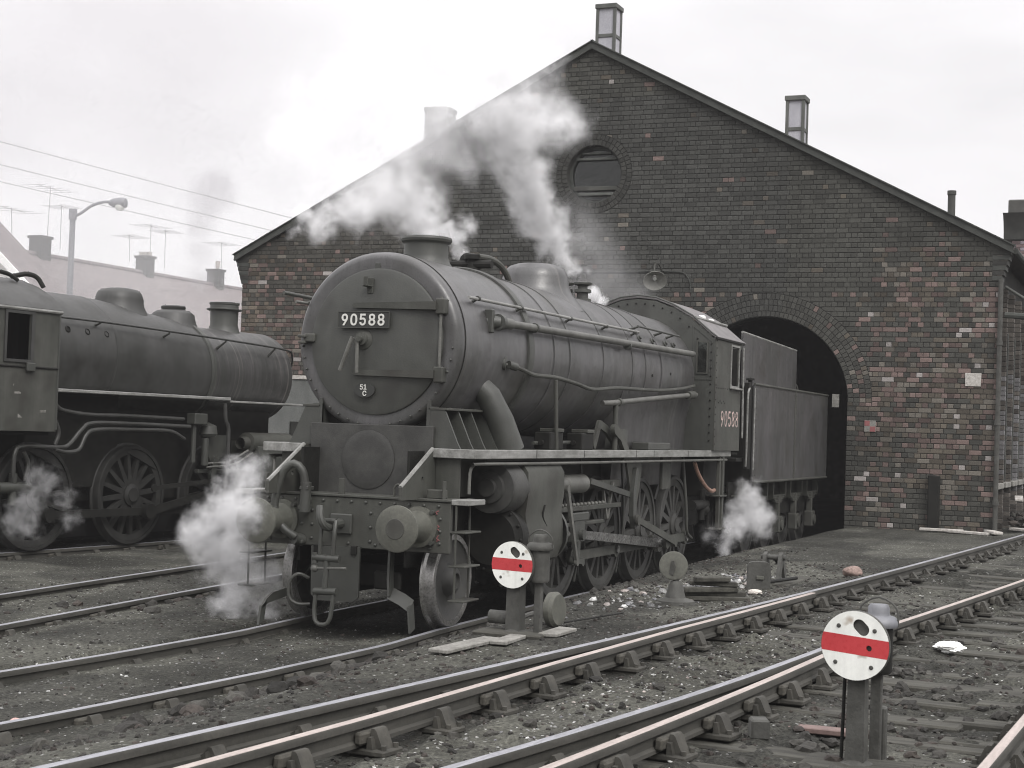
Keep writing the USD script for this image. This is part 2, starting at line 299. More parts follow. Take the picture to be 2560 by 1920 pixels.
def zbase(x, y):
    f1, fb = F1(x), F2b(x)
    ys = np.interp(x, [-14, -8, -5, -2, 2, 6, 13, 20], [-2.5, -2.72, -2.75, -2.42, -2.1, -1.85, -1.85, -1.85])
    ys = np.maximum(ys, f1 + 0.12)
    ye = np.interp(x, [-14, -2, 6, 20], [-0.9, -1.15, -1.12, -1.12])
    t = sstep((y - ys) / (ye - ys))
    top = np.where(y > f1 + 0.04, 0.405 - 0.05 * sstep((y - f1 - 0.05) / 0.5), np.where(y > fb, 0.230, 0.215))
    heap = sstep((F1b(x) - 0.12 - y) / 0.2) * sstep((y - F2(x) - 0.10) / 0.25) * sstep((-0.3 - x) / 2.0)
    top = top + 0.032 * heap
    low = -0.105 + 0.0 * x
    low = np.where(np.abs(y - MT(x)) > 1.15, -0.045, low)
    low = np.where(np.abs(y - LT(x)) < 1.0, -0.085, low)
    low = np.where(np.abs(y - LLT(x)) < 1.1, -0.12, low)
    return top * (1 - t) + low * t
def zground(x, y):
    x, y = np.asarray(x, float), np.asarray(y, float)
    p = np.stack([x, y, 0 * x], -1)
    n = (meshkit.fbm(p * 1.3, 4, 3) - 0.5) * 0.07 + (meshkit.fbm(p * 7.0, 3, 9) - 0.5) * 0.028
    k = np.clip(meshkit.fbm(p * 3.1, 3, 21) - 0.54, 0, 1) * 0.24
    far = sstep((np.hypot(x - 4, y) - 30) / 30)
    return zbase(x, y) + (n + k * (y < F1(x))) * (1 - far) * np.where(y > F1(x), 0.7, 1.0)
def axis(a, b, fine, lo, hi):
    mid = list(np.arange(a, b, fine)); left, right, s = [], [], fine
    p = a
    while p > lo: s *= 1.25; p -= s; left.append(max(p, lo))
    p, s = mid[-1], fine
    while p < hi: s *= 1.18; p += s; right.append(min(p, hi))
    return np.array(left[::-1] + mid + right)
gx, gy = axis(-9.5, 10, 0.055, -400, 600), axis(-9.5, 5.5, 0.055, -400, 500)
GX, GY = np.meshgrid(gx, gy, indexing="ij")
gv = np.stack([GX, GY, zground(GX, GY)], -1).reshape(-1, 3)
ny = len(gy); gi, gj = np.meshgrid(np.arange(len(gx) - 1), np.arange(ny - 1), indexing="ij")
gq = np.stack([gi * ny + gj, (gi + 1) * ny + gj, (gi + 1) * ny + gj + 1, gi * ny + gj + 1], -1).reshape(-1, 4)
ash = usdkit.material(stage, "/World/Looks/trodden_ash", {
    "g": ("geometry", {}), "n1": ("noise_texture", {"scale": 0.55, "detail": 5.0, "roughness": 0.6}), "r1": ("map_range", {"from_min": 0.36, "from_max": 0.64, "clamp": True}),
    "c1": ("mix", {"color1": (0.020, 0.020, 0.016), "color2": (0.046, 0.046, 0.039)}),
    "n2": ("noise_texture", {"scale": 26.0, "detail": 6.0, "roughness": 0.7}), "r2": ("map_range", {"from_min": 0.3, "from_max": 0.72, "to_min": 0.4, "to_max": 1.6}), "s": ("vector_math", {"math_type": "scale"}),
    "v": ("voronoi_texture", {"scale": 38.0}), "vr": ("map_range", {"from_min": 0.0, "from_max": 0.5, "to_min": 0.65, "to_max": 1.15}), "s2": ("vector_math", {"math_type": "scale"}), "ash_shade": ("attribute", {"attribute": "tint"}), "om": ("vector_math", {"math_type": "multiply"}),
    "w": ("voronoi_texture", {"scale": 60.0}), "ws": ("separate_xyz", {}), "wr": ("map_range", {"from_min": 0.982, "from_max": 0.992, "clamp": True}), "c3": ("mix", {"color2": (0.26, 0.26, 0.25)}),
    "h": ("math", {"math_type": "add"}), "b": ("bump", {"strength": 1.0, "distance": 0.024}), "p": ("principled_bsdf", {"roughness": 0.9, "specular_ior_level": 0.25})},
    [("g.position", "n1.vector"), ("n1.fac", "r1.value"), ("r1.result", "c1.fac"), ("g.position", "n2.vector"), ("n2.fac", "r2.value"), ("c1.color", "s.vector1"), ("r2.result", "s.scale"),
     ("g.position", "v.vector"), ("v.distance", "vr.value"), ("s.vector", "s2.vector1"), ("vr.result", "s2.scale"), ("g.position", "w.vector"), ("w.color", "ws.vector"), ("ws.x", "wr.value"), ("wr.result", "c3.fac"),
     ("s2.vector", "c3.color1"), ("c3.color", "om.vector1"), ("ash_shade.color", "om.vector2"), ("om.vector", "p.base_color"), ("n2.fac", "h.value1"), ("vr.result", "h.value2"), ("h.value", "b.height"), ("b.normal", "p.normal")], surface="p.BSDF")
def shade_and_pale_ash(x, y):
    """shade under the standing engines painted into the ash, plus pale ash patches"""
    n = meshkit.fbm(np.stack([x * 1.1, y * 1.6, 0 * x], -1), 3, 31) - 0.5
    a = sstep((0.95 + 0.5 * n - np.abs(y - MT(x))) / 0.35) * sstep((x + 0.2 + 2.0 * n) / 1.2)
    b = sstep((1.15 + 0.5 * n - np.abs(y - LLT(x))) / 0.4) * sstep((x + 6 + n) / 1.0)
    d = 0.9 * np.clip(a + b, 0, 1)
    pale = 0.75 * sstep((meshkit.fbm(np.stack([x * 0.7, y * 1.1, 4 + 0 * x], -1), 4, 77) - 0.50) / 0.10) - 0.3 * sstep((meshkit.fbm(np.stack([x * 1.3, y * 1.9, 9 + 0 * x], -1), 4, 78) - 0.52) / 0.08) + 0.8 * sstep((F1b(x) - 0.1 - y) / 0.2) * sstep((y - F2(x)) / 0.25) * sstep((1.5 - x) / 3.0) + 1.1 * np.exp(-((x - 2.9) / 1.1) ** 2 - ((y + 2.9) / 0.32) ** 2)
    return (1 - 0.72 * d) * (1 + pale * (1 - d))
ash_shade = np.repeat(shade_and_pale_ash(gv[:, 0], gv[:, 1])[:, None], 3, 1)  # carries the under-engine shade painted into the ash colour
single("ground", TM(gv, np.vstack([gq[:, [0, 1, 2]], gq[:, [0, 2, 3]]]), process=False), ash, kind="structure", smooth=True, tint=ash_shade)

BULL = [(-0.035, -0.012), (-0.030, 0.0), (0.030, 0.0), (0.035, -0.012), (0.034, -0.040), (0.012, -0.052), (0.010, -0.105), (0.030, -0.118), (0.030, -0.140), (0.0, -0.146), (-0.030, -0.140), (-0.030, -0.118), (-0.010, -0.105), (-0.012, -0.052), (-0.034, -0.040)]
def rail(T, fy, x0, x1, z, top, name="rail", wide=0.026):
    xs = np.arange(x0, x1 + 0.01, 0.3); P = np.stack([xs, fy(xs), np.full(len(xs), z)], 1)
    r = T.add(name, sweep(BULL, P), rail_side, smooth=40)
    T.add("running_surface", sweep([(-wide, 0.0005), (-wide + 0.004, 0.004), (wide - 0.004, 0.004), (wide, 0.0005)], P), top, r, smooth=20)
def one_chair():
    m = [box(-0.19, 0.19, -0.10, 0.10, 0, 0.035, 0.008)]
    m.append(prism([(-0.125, 0.03), (-0.018, 0.03), (-0.02, 0.075), (-0.040, 0.108), (-0.060, 0.108), (-0.085, 0.07)], -0.05, 0.05))
    m.append(prism([(0.074, 0.03), (0.16, 0.034), (0.14, 0.07), (0.112, 0.130), (0.098, 0.142), (0.078, 0.142)], -0.055, 0.055))
    m.append(prism([(-0.06, 0.03), (-0.018, 0.03), (-0.02, 0.07), (-0.05, 0.09)], -0.085, 0.085)); m.append(prism([(0.074, 0.03), (0.115, 0.03), (0.10, 0.10), (0.078, 0.10)], -0.09, 0.09))
    for sx, sy in ((-0.155, -0.06), (-0.155, 0.06), (0.165, -0.06), (0.165, 0.06)):
        m.append(cyl((sx, sy, 0.03), (sx, sy, 0.06), 0.016, n=8))
    c = join(m); c.apply_transform(rotz(pi / 2)); return c      # rail runs along x, outer jaw towards +y
CHAIR = one_chair(); KEY = rough(box(-0.14, 0.10, 0.022, 0.072, 0.06, 0.128, 0.012), 0.004, 20)
def track(name, label, rails, xs, z, sl, group=None, fy=None, keys=True, reach=(1.3, 1.3), jit=0.02, chairs=True):
    """rails: (y function, from, to, running surface look, outer side +1/-1); sleepers at xs"""
    o = (float(np.mean(xs)), float(fy(np.mean(xs))), z - 0.3)
    T = Thing(name, label, "railway track", o, group=group)
    for (f, a, b, top, side) in rails: rail(T, f, a, b, z, top)
    for k, x in enumerate(xs):
        y = float(fy(x)); a = math.atan((float(fy(x + 0.1)) - float(fy(x - 0.1))) / 0.2) + rng.normal(0, 0.006)
        ln0, ln1 = reach if not callable(reach) else reach(x)
        w = 0.127 + rng.uniform(-0.01, 0.014); dz = rng.uniform(-0.012, 0.004)
        m = box(-w, w, -ln0 + rng.uniform(-jit, jit) * 3, ln1 + rng.uniform(-jit, jit) * 3, -0.185 - 0.13, -0.185, 0.014)
        m = trimesh.Trimesh(*trimesh.remesh.subdivide(m.vertices, m.faces)); m = rough(m, 0.010, 5.0, k)
        s = T.add("sleeper", xf(m, rotz(a, (x, y, z + dz))), timber, smooth=25)
        if not chairs: continue
        for (f, ra, rb, top, side) in rails:
            if not ra <= x <= rb: continue
            M = rotz(a, (x, float(f(x)), z - 0.181))
            if side < 0: M = M @ np.diag([1, -1, 1, 1.0])
            c = xf(CHAIR, M)
            T.add("rail_chair", c, chair_iron, s, smooth=25)
            if keys and rng.random() < 0.9:
                c = xf(KEY, M)
                T.add("rail_key", c, key_wood, s, smooth=25)
    return T
track("railway_track", "track with half buried sleepers under the large front engine", [(lambda x: MT(x) + 0.785, -12, 24, rail_top, 1), (lambda x: MT(x) - 0.785, -12, 24, rail_top, -1)], np.arange(-11.6, 18, 0.82), 0.0, 1.3, fy=MT)
track("railway_track", "empty track sunk in ash left of the front engine", [(lambda x: LT(x) + 0.75, -9, 15, rail_top, 1), (lambda x: LT(x) - 0.75, -9, 15, rail_top, -1)], np.arange(-8.5, 14.5, 0.82), 0.0, 1.3, fy=LT)
track("railway_track", "track carrying the dull second engine at the left", [(lambda x: LLT(x) + 0.77, -10, 24, rail_top, 1), (lambda x: LLT(x) - 0.77, -10, 24, rail_top, -1)], np.arange(-9.5, 17, 0.82), 0.0, 1.3, fy=LLT)
FC = lambda x: 0.5 * (F1(x) + F2b(x))
track("railway_track", "turnout with doubled rails crossing the foreground", [(F1, -12, 26, rail_top, 1), (F2b, -12, 26, rail_pink, -1), (F1b, -12, 2.5, rail_pink, -1), (F2, -12, -0.7, rail_top, 1)], np.arange(-11.6, 20, 0.74), RZ, 1.3, fy=FC,
      keys=True, reach=lambda x: (1.55 + 0.75 * (np.sin(x * 2.3) > 0.2) + (0.5 if x < -1 else 0), 1.42))
GT = lambda x: -6.974 - 0.038 * x - 0.7525
track("railway_track", "track at the bottom right corner with one pinkish rail", [(lambda x: GT(x) + 0.7525, -11, 3, rail_pink, 1), (lambda x: GT(x) - 0.7525, -11, 3, rail_pink, -1)], np.arange(-10.5, 2.6, 0.78), RZ, 1.3, fy=GT)

# ------------------------------------------------------------------ engine shed
XW, YR, YL, EH, AY, AH = 17.06, -4.46, 12.15, 5.74, 3.83, 10.05
shed = Thing("engine_shed", "large sooty brick engine shed with round gable window and arched entrance", "engine shed", (17.4, 3.8, 0))
gable = Polygon([(YR, -0.6), (YL, -0.6), (YL, EH - 0.62), (YL + 0.18, EH), (AY, AH), (YR - 0.22, EH), (YR, EH - 0.62)])
def arch_shape(cy, half, spring):
    a = np.linspace(0, pi, 41)
    return Polygon([(cy + half, -0.8)] + [(cy + half * math.cos(t), spring + half * math.sin(t)) for t in a] + [(cy - half, -0.8)])
ARCH = [(0.0, 1.66, 2.76), (7.66, 1.66, 2.76)]
holes = arch_shape(*ARCH[0]).union(arch_shape(*ARCH[1])).union(Point(3.73, 7.38).buffer(0.60, 24))
solid = gable.difference(holes)
wall_core = shed.add("front_wall", prism(solid, XW + 0.012, XW + 0.46, "yz"), mortar, smooth=False)
RINGS = 4; RT = 0.118
keep_off = holes
for cy, half, sp in ARCH:
    keep_off = keep_off.union(arch_shape(cy, half + RINGS * RT, sp).intersection(sbox(cy - 3, sp, cy + 3, 8)))
keep_off = keep_off.union(Point(3.73, 7.38).buffer(0.60 + 2 * RT, 24))
render_zone = sbox(9.62, -0.6, YL + 0.02, 2.98)
field = gable.difference(keep_off).difference(render_zone).buffer(0)
from shapely.prepared import prep
inside = prep(field.buffer(-0.004)); touch = prep(field)
def soot(y, z):
    """how many clean bricks show: low right and far left are patchy, the middle and the gable top are black"""
    f = 0.012 + 0.45 * np.exp(-((y - 1.5) / 0.5) ** 2 - ((z - 4.75) / 0.35) ** 2) + 0.70 * sstep((-y - 1.3) / 1.2) * sstep((6.3 - z) / 1.6) + 0.46 * sstep((y - 8.3) / 1.5) * sstep((6.4 - z) / 1.5) + 0.10 * sstep((z - 8.6) / 1.0)
    f -= 0.38 * sstep((1.9 - z) / 1.2) * sstep((-y - 2.0) / 1.0) * (meshkit.noise(np.array([y * 1.1, z * 1.1, 3.0]), 5) > 0.45)
    f *= 0.25 + 1.5 * meshkit.fbm(np.array([y * 0.9, z * 1.3, 0.5]), 3, 11)
    return max(f, 0.025)
def brick_tint(y, z, r):
    base = np.array([0.060, 0.060, 0.053]) * (0.76 + 0.46 * r.random()) * (0.66 + 0.72 * meshkit.fbm(np.array([y * 0.6, z * 0.5, 2.0]), 3, 7))
    if y > 8: base = base * np.array([1.1, 1.06, 1.05])
    if abs(y - 3.2) < 3.5 and 3.5 < z < 9: base = base * np.array([0.98, 0.99, 1.03])
    f = soot(y, z); q = r.random()
    if q < f * 0.42: return base * np.array([1.55, 1.36, 1.24]) * (0.7 + 0.6 * r.random())
    if q < f * 0.82: return np.array([0.165, 0.122, 0.110]) * (0.45 + 0.85 * r.random())
    if q < f * 0.97: return np.array([0.15, 0.138, 0.118]) * (0.6 + 0.6 * r.random())
    if q < f: return np.array([0.36, 0.335, 0.32]) * (0.6 + 0.5 * r.random())
    return base
br = np.random.default_rng(7)
def quad_brick(c4, x_front, x_back):
    """a brick with the outline c4 (y, z corners) in the wall face: front bevelled, open at the back"""
    c4 = np.asarray(c4); mid = c4.mean(0); ins = mid + (c4 - mid) * (1 - 0.008 / np.maximum(np.abs(c4 - mid), 0.02))
    V = np.vstack([np.c_[np.full(len(c4), x_back), c4], np.c_[np.full(len(c4), x_front + 0.004), c4], np.c_[np.full(len(c4), x_front), ins]])
    n = len(c4); F = []
    for k in range(n):
        a, b = k, (k + 1) % n
        F += [[a, a + n, b], [b, a + n, b + n], [a + n, a + 2 * n, b + n], [b + n, a + 2 * n, b + 2 * n]]
    F += [[2 * n, 2 * n + k + 1, 2 * n + k] for k in range(1, n - 1)]
    return V, np.array(F)
bricks = []
row, z = 0, -0.40
CH = 0.0965
while z < AH:
    pitch = 0.238 if row % 2 else 0.119
    y = YR - 0.4 - (0.0595 if row % 2 else 0.0)
    while y < YL + 0.4:
        j = br.uniform(-0.003, 0.003, 8); g = 0.0055
        c4 = np.array([(y + g + j[0], z + g + j[1] * .6), (y + pitch - g + j[2], z + g + j[3] * .6), (y + pitch - g + j[4], z + CH - g + j[5] * .6), (y + g + j[6], z + CH - g + j[7] * .6)])
        pol = sbox(y + g, z + g, y + pitch - g, z + CH - g)
        if inside.contains(pol): bricks.append((c4, False))
        elif touch.intersects(pol):
            p = pol.intersection(field)
            if p.geom_type == "Polygon" and p.area > 0.0012:
                bricks.append((np.array(p.exterior.coords)[:-1][:: 1 if p.exterior.is_ccw else -1], True))
        y += pitch
    row += 1; z += CH
made = []
for c4, cut in bricks:
    m = c4.mean(0); t = brick_tint(m[0], m[1], br)
    xfr = XW - br.uniform(0.0, 0.006)
    made.append((*quad_brick(c4, xfr, XW + 0.02), t, m, cut))
order = sorted(range(len(made)), key=lambda k: np.hypot(made[k][3][0] + 7.6, made[k][3][1] - 2.0) + (50 if made[k][4] or made[k][3][1] < 0.42 or made[k][3][0] > -1.7 else 0))
single_out = set(order[:300])
for k in sorted(single_out):
    V, F, t, m, _ = made[k]
    shed.add("brick", TM(V, F, process=False), brick_look, wall_core, smooth=False, tint=t)
def merged(items):
    n, V, F, C = 0, [], [], []
    for v, f, t in items:
        V.append(v); F.append(f + n); C.append(np.tile(t, (len(v), 1))); n += len(v)
    return TM(np.vstack(V), np.vstack(F), process=False), np.vstack(C)
M, C = merged([(made[k][0], made[k][1], made[k][2]) for k in range(len(made)) if k not in single_out])
shed.add("brickwork", M, brick_look, wall_core, smooth=False, tint=C, kind="stuff")
# brick rings of the arches and the round window
for ci, (cy, half, sp) in enumerate(ARCH):
    items = []
    for r in range(RINGS):
        r0, r1 = half + r * RT + (0.0 if r else 0.012), half + (r + 1) * RT - 0.010
        n = int(pi * (r0 + 0.05) / 0.090)
        for k in range(n):
            a0, a1 = (k + 0.06) / n * pi, (k + 0.94) / n * pi
            c4 = np.array([(cy + r0 * math.cos(a0), sp + r0 * math.sin(a0)), (cy + r1 * math.cos(a0), sp + r1 * math.sin(a0)), (cy + r1 * math.cos(a1), sp + r1 * math.sin(a1)), (cy + r0 * math.cos(a1), sp + r0 * math.sin(a1))])
            m = c4.mean(0); t = brick_tint(m[0], m[1], br)
            items.append((*quad_brick(c4, XW - br.uniform(0.001, 0.006), XW + 0.02), t))
    if ci == 0:
        for V, F, t in items: shed.add("arch_brick", TM(V, F, process=False), brick_look, wall_core, smooth=False, tint=t)
    else:
        M, C = merged(items); shed.add("arch_brickwork", M, brick_look, wall_core, smooth=False, tint=C, kind="stuff")
items = []
for r in range(2):
    r0, r1 = 0.60 + r * RT + 0.008, 0.60 + (r + 1) * RT - 0.010
    n = int(2 * pi * (r0 + 0.05) / 0.09)
    for k in range(n):
        a0, a1 = (k + 0.06) / n * 2 * pi, (k + 0.94) / n * 2 * pi
        c4 = np.array([(3.73 + R * math.cos(a), 7.38 + R * math.sin(a)) for R, a in ((r0, a0), (r1, a0), (r1, a1), (r0, a1))])
        V, F = quad_brick(c4, XW - br.uniform(0.002, 0.006), XW + 0.02)
        shed.add("window_ring_brick", TM(V, F, process=False), brick_look, wall_core, smooth=False, tint=np.array([0.043, 0.043, 0.039]) * br.uniform(0.75, 1.3))
# round window: frame, bars, dim glass
win = shed.add("round_window", lathe([(0.60, 0.0), (0.60, 0.08), (0.54, 0.08), (0.54, 0.0), (0.60, 0.0)], (XW + 0.16, 3.73, 7.38), (1, 0, 0), 48), verge_paint)
for zz, h, mm in ((7.72, 0.05, vent_paint), (7.10, 0.09, dusty), (6.98, 0.06, vent_paint), (7.84, 0.04, vent_paint)):
    w = math.sqrt(0.56 ** 2 - (zz - 7.38) ** 2)
    shed.add("window_bar", box(XW + 0.13, XW + 0.20, 3.73 - w, 3.73 + w, zz - h / 2, zz + h / 2, 0.008), mm, win)
shed.add("pane", lathe([(0.0, 0.0), (0.55, 0.0), (0.55, 0.006), (0.0, 0.006)], (XW + 0.22, 3.73, 7.38), (1, 0, 0), 40), pane_dark, win)
# cement render band at the left foot, plinth smear, quoin
rd = shed.add("render_panel", box(XW - 0.03, XW + 0.02, 9.66, YL + 0.01, -0.5, 2.96, 0.01), render_grey)
shed.add("render_cap", box(XW - 0.06, XW + 0.02, 9.60, YL + 0.03, 2.965, 3.05, 0.01), ash_board, rd)
# kneelers: stepped corbels under the eaves, left and right
for sgn, yy in ((1, YL), (-1, YR)):
    for k in range(6):
        e = 0.032 * (k + 1)
        shed.add("corbel_brick", box(XW - 0.012, XW + 0.45, yy - sgn * 0.15, yy + sgn * e, EH - 0.62 + k * 0.0965 + 0.004, EH - 0.62 + (k + 1) * 0.0965 - 0.004, 0.006), mortar if k % 2 else verge_paint)
# roof planes with slates, verge boards
XB = 44.0
for sgn, ye in ((1, YL + 0.19), (-1, YR - 0.23)):
    run = abs(ye - AY); slope = (AH - EH + 0.06) / run
    def up(s, off): return (AY + sgn * s, AH + 0.02 - slope * s + off)
    rp = shed.add("roof_slope", prism([up(0, 0.0), up(run, 0.0), up(run, 0.07), up(0, 0.07)], XW - 0.06, XB, "yz"), slate)
    shed.add("verge_board", prism([up(0, -0.07), up(run, -0.07), up(run, 0.075), up(0, 0.075)], XW - 0.10, XW - 0.055, "yz"), verge_paint)
    shed.add("verge_cap", prism([up(-0.02, 0.075), up(run + 0.03, 0.075), up(run + 0.03, 0.10), up(-0.02, 0.10)], XW - 0.13, XW + 0.10, "yz"), verge_paint)
    g = shed.add("gutter", tube([(XW + 0.1, ye + sgn * 0.02, EH - 0.05), (XB, ye + sgn * 0.02, EH - 0.05)], 0.06, 8), verge_paint)
shed.add("side_wall", box(XW + 0.46, XB, YL - 0.30, YL, -0.6, EH - 0.1, 0), mortar)
shed.add("inner_wall", box(XW + 0.5, XB - 0.4, YR + 0.445, YR + 0.46, -0.3, EH - 0.2, 0), whitewash); shed.add("inner_wall", box(XW + 0.5, XB - 0.4, YL - 0.32, YL - 0.305, -0.3, EH - 0.2, 0), whitewash)
shed.add("rear_wall", prism(gable, XB - 0.3, XB, "yz"), whitewash, smooth=False)
# right flank: piers of whitewashed and plain brick between dark window bays
single_later = []
flank = shed.add("side_wall", box(XW + 0.46, XB, YR + 0.14, YR + 0.44, -0.6, EH - 0.1, 0), mortar)
for k, x in enumerate(np.arange(XW + 0.03, 30, 1.45)):
    z0 = 0.1
    while z0 < 5.1:
        wh = k > 0 and 1.0 < z0 < 3.4 and br.random() < 0.5
        t = np.array([0.22, 0.215, 0.22]) * br.uniform(0.6, 1.0) if wh else np.array([0.10, 0.09, 0.08]) * br.uniform(0.5, 1.5)
        b = box(x + 0.004 + 0.02 * (k == 0), x + (0.46 if k == 0 else 0.13), YR + (0.0 if k else 0.002), YR + 0.135, z0 + 0.005, z0 + CH - 0.005, 0.006)
        if x < 21: shed.add("pier_brick", b, brick_look, flank, smooth=False, tint=t)
        else: single_later.append((np.array(b.vertices), np.array(b.faces), t))
        z0 += CH
M, C = merged(single_later); shed.add("pier_brickwork", M, brick_look, flank, smooth=False, tint=C, kind="stuff")
for k, x in enumerate(np.arange(XW + 0.55, 30, 1.45)):
    w = shed.add("side_window", box(x + 0.02, x + 0.90, YR + 0.09, YR + 0.13, 1.3, 4.3, 0.01), void_black)
    shed.add("sill", box(x - 0.02, x + 0.93, YR - 0.02, YR + 0.10, 1.18, 1.29, 0.012), concrete, w)
    for q in (0.31, 0.61): shed.add("glazing_bar", box(x + q, x + q + 0.03, YR + 0.07, YR + 0.088, 1.3, 4.3, 0.004), vent_paint, w)
shed.add("wall_post", rough(box(XW - 0.14, XW - 0.02, -3.46, -3.24, -0.2, 1.42, 0.02), 0.015, 4), frame_black)
dp = shed.add("downpipe", tube([(XW - 0.05, YR - 0.02, 5.15), (XW - 0.05, YR - 0.02, 0.36)], 0.045, 10), grey_cast)
for zz in (0.9, 2.4, 3.9): shed.add("pipe_collar", cyl((XW - 0.05, YR - 0.02, zz), (XW - 0.05, YR - 0.02, zz + 0.09), 0.058, n=12), grey_cast, dp)
br_ = shed.add("wall_bracket", tube([(XW + 1.0, YR, 4.55), (XW + 1.0, YR - 0.9, 4.50)], 0.06, 8), vent_paint)
shed.add("bracket_stay", tube([(XW + 1.0, YR, 5.1), (XW + 1.0, YR - 0.85, 4.55)], 0.03, 8), vent_paint, br_)
# wall cable, its drop, swan-neck yard lamp
shed.add("wall_cable", tube(curve([(XW - 0.02, 4.6, 5.33), (XW - 0.02, 3.2, 5.335), (XW - 0.02, 1.9, 5.33), (XW - 0.02, 1.62, 5.2), (XW - 0.02, 1.55, 4.9)]), 0.012, 6), verge_paint)
wl = Thing("yard_lamp", "grey conical enamel yard lamp on the sooty wall above the engine", "lamp", (XW, 2.2, 5.0))
wl.add("swan_neck", tube(curve([(XW, 2.18, 5.34), (XW - 0.25, 2.18, 5.46), (XW - 0.55, 2.16, 5.42), (XW - 0.62, 2.15, 5.26)]), 0.016, 8), grey_cast)
LO = np.array([XW - 0.62, 2.15, 5.22]); LD = np.array([-0.66, -0.30, -0.68])
wl.add("shade", lathe([(0.05, -0.02), (0.06, 0.06), (0.10, 0.10), (0.17, 0.14), (0.235, 0.21), (0.24, 0.225), (0.228, 0.222), (0.165, 0.155), (0.10, 0.115), (0.05, 0.09)], LO, LD, 32), shade_enamel)
wl.add("bulb", lathe([(0.0, 0.19), (0.03, 0.18), (0.04, 0.155), (0.02, 0.12), (0.0, 0.11)], LO, LD, 16), white_enamel)
# notices on the wall
single("wall_notice", rough(box(XW - 0.022, XW - 0.008, -4.16, -3.87, 3.12, 3.37, 0.004), 0.010, 5), ash_board, "torn pale paper notice on the brick wall near the right corner", "notice")
rs = Thing("warning_plate", "small red and white warning plate beside the shed arch", "sign", (XW, -2.1, 2.3))
rs.add("plate", box(XW - 0.02, XW - 0.007, -2.22, -2.0, 2.2, 2.42, 0.004), concrete)
rs.add("red_square", box(XW - 0.024, XW - 0.0205, -2.105, -2.005, 2.315, 2.415, 0.001), chalk_red); rs.add("red_square", box(XW - 0.024, XW - 0.0205, -2.215, -2.11, 2.205, 2.305, 0.001), chalk_red)
single("entrance_notice", box(XW + 0.14, XW + 0.16, -1.47, -1.33, 2.66, 2.92, 0.004), concrete, "small pale card inside the dark shed arch", "notice")
# vents on the roof
def vent(x, y, w, top, label, panels=True):
    base = AH - (AH - EH) * abs(y - AY) / 8.3 - 0.25
    T = Thing("roof_vent", label, "roof vent", (x, y, base), group=None)
    h = w / 2
    T.add("body", box(x - h + 0.03, x + h - 0.03, y - h + 0.03, y + h - 0.03, base, top - 0.05, 0.004), vent_panel if panels else vent_paint)
    for sx in (-1, 1):
        for sy in (-1, 1):
            T.add("post", box(x + sx * h, x + sx * (h - 0.065), y + sy * h, y + sy * (h - 0.065), base, top, 0.008), vent_paint)
    T.add("cap", box(x - h - 0.02, x + h + 0.02, y - h - 0.02, y + h + 0.02, top - 0.085, top + 0.02, 0.012), vent_paint)
    if panels:
        T.add("rail", box(x - h + 0.012, x + h - 0.012, y - h + 0.012, y + h - 0.012, top - 0.72, top - 0.64, 0.008), vent_paint)
vent(18.8, 4.12, 0.46, 11.36, "tall framed roof vent with pale panels just right of the apex")
vent(18.8, -0.11, 0.40, 9.14, "framed roof vent with pale panels halfway down the right slope")
vent(18.8, 8.14, 0.54, 9.27, "plain boxy roof vent in the steam on the left slope", False)
pv = Thing("vent_pipe", "thin dark vent pipe low on the right roof slope", "pipe", (18.6, -3.33, 6.0)); 
pv.add("pipe", tube([(18.6, -3.33, 5.9), (18.6, -3.33, 7.05)], 0.075, 12), verge_paint); pv.add("collar", cyl((18.6, -3.33, 7.0), (18.6, -3.33, 7.08), 0.088, n=14), verge_paint)
# brick tower behind the shed at the right edge
tw = Thing("brick_tower", "brick tower with moulded cornice behind the shed at right edge", "tower", (36, -7, 0))
tw.add("shaft", box(34.05, 38, -9.4, -3.05, -0.3, 8.0, 0), mortar)
it = []
zc_, r_ = 4.5, 0
while zc_ < 7.95:
    y = -9.4 - (0.12 if r_ % 2 else 0)
    while y < -3.1:
        y0, y1 = max(y + 0.006, -9.4), min(y + 0.234, -3.05)
        t = np.array([0.20, 0.15, 0.15]) * br.uniform(0.5, 1.3) if br.random() < 0.6 else np.array([0.30, 0.27, 0.30]) * br.uniform(0.6, 1.1)
        it.append((*quad_brick(np.array([(y0, zc_ + .005), (y1, zc_ + .005), (y1, zc_ + .09), (y0, zc_ + .09)]), 34.03, 34.06), t)); y += 0.24
    r_ += 1; zc_ += 0.096
M, C = merged(it); tw.add("brickwork", M, brick_look, smooth=False, tint=C, kind="stuff")
tw.add("cornice", prism([(34.0, 8.0), (33.95, 8.3), (33.8, 8.55), (33.6, 8.72), (38.3, 8.72), (38.3, 8.0)], -9.6, -2.82, "xz"), verge_paint)
tw.add("coping", box(33.75, 38.2, -9.5, -2.95, 8.72, 9.12, 0.03), grey_cast)

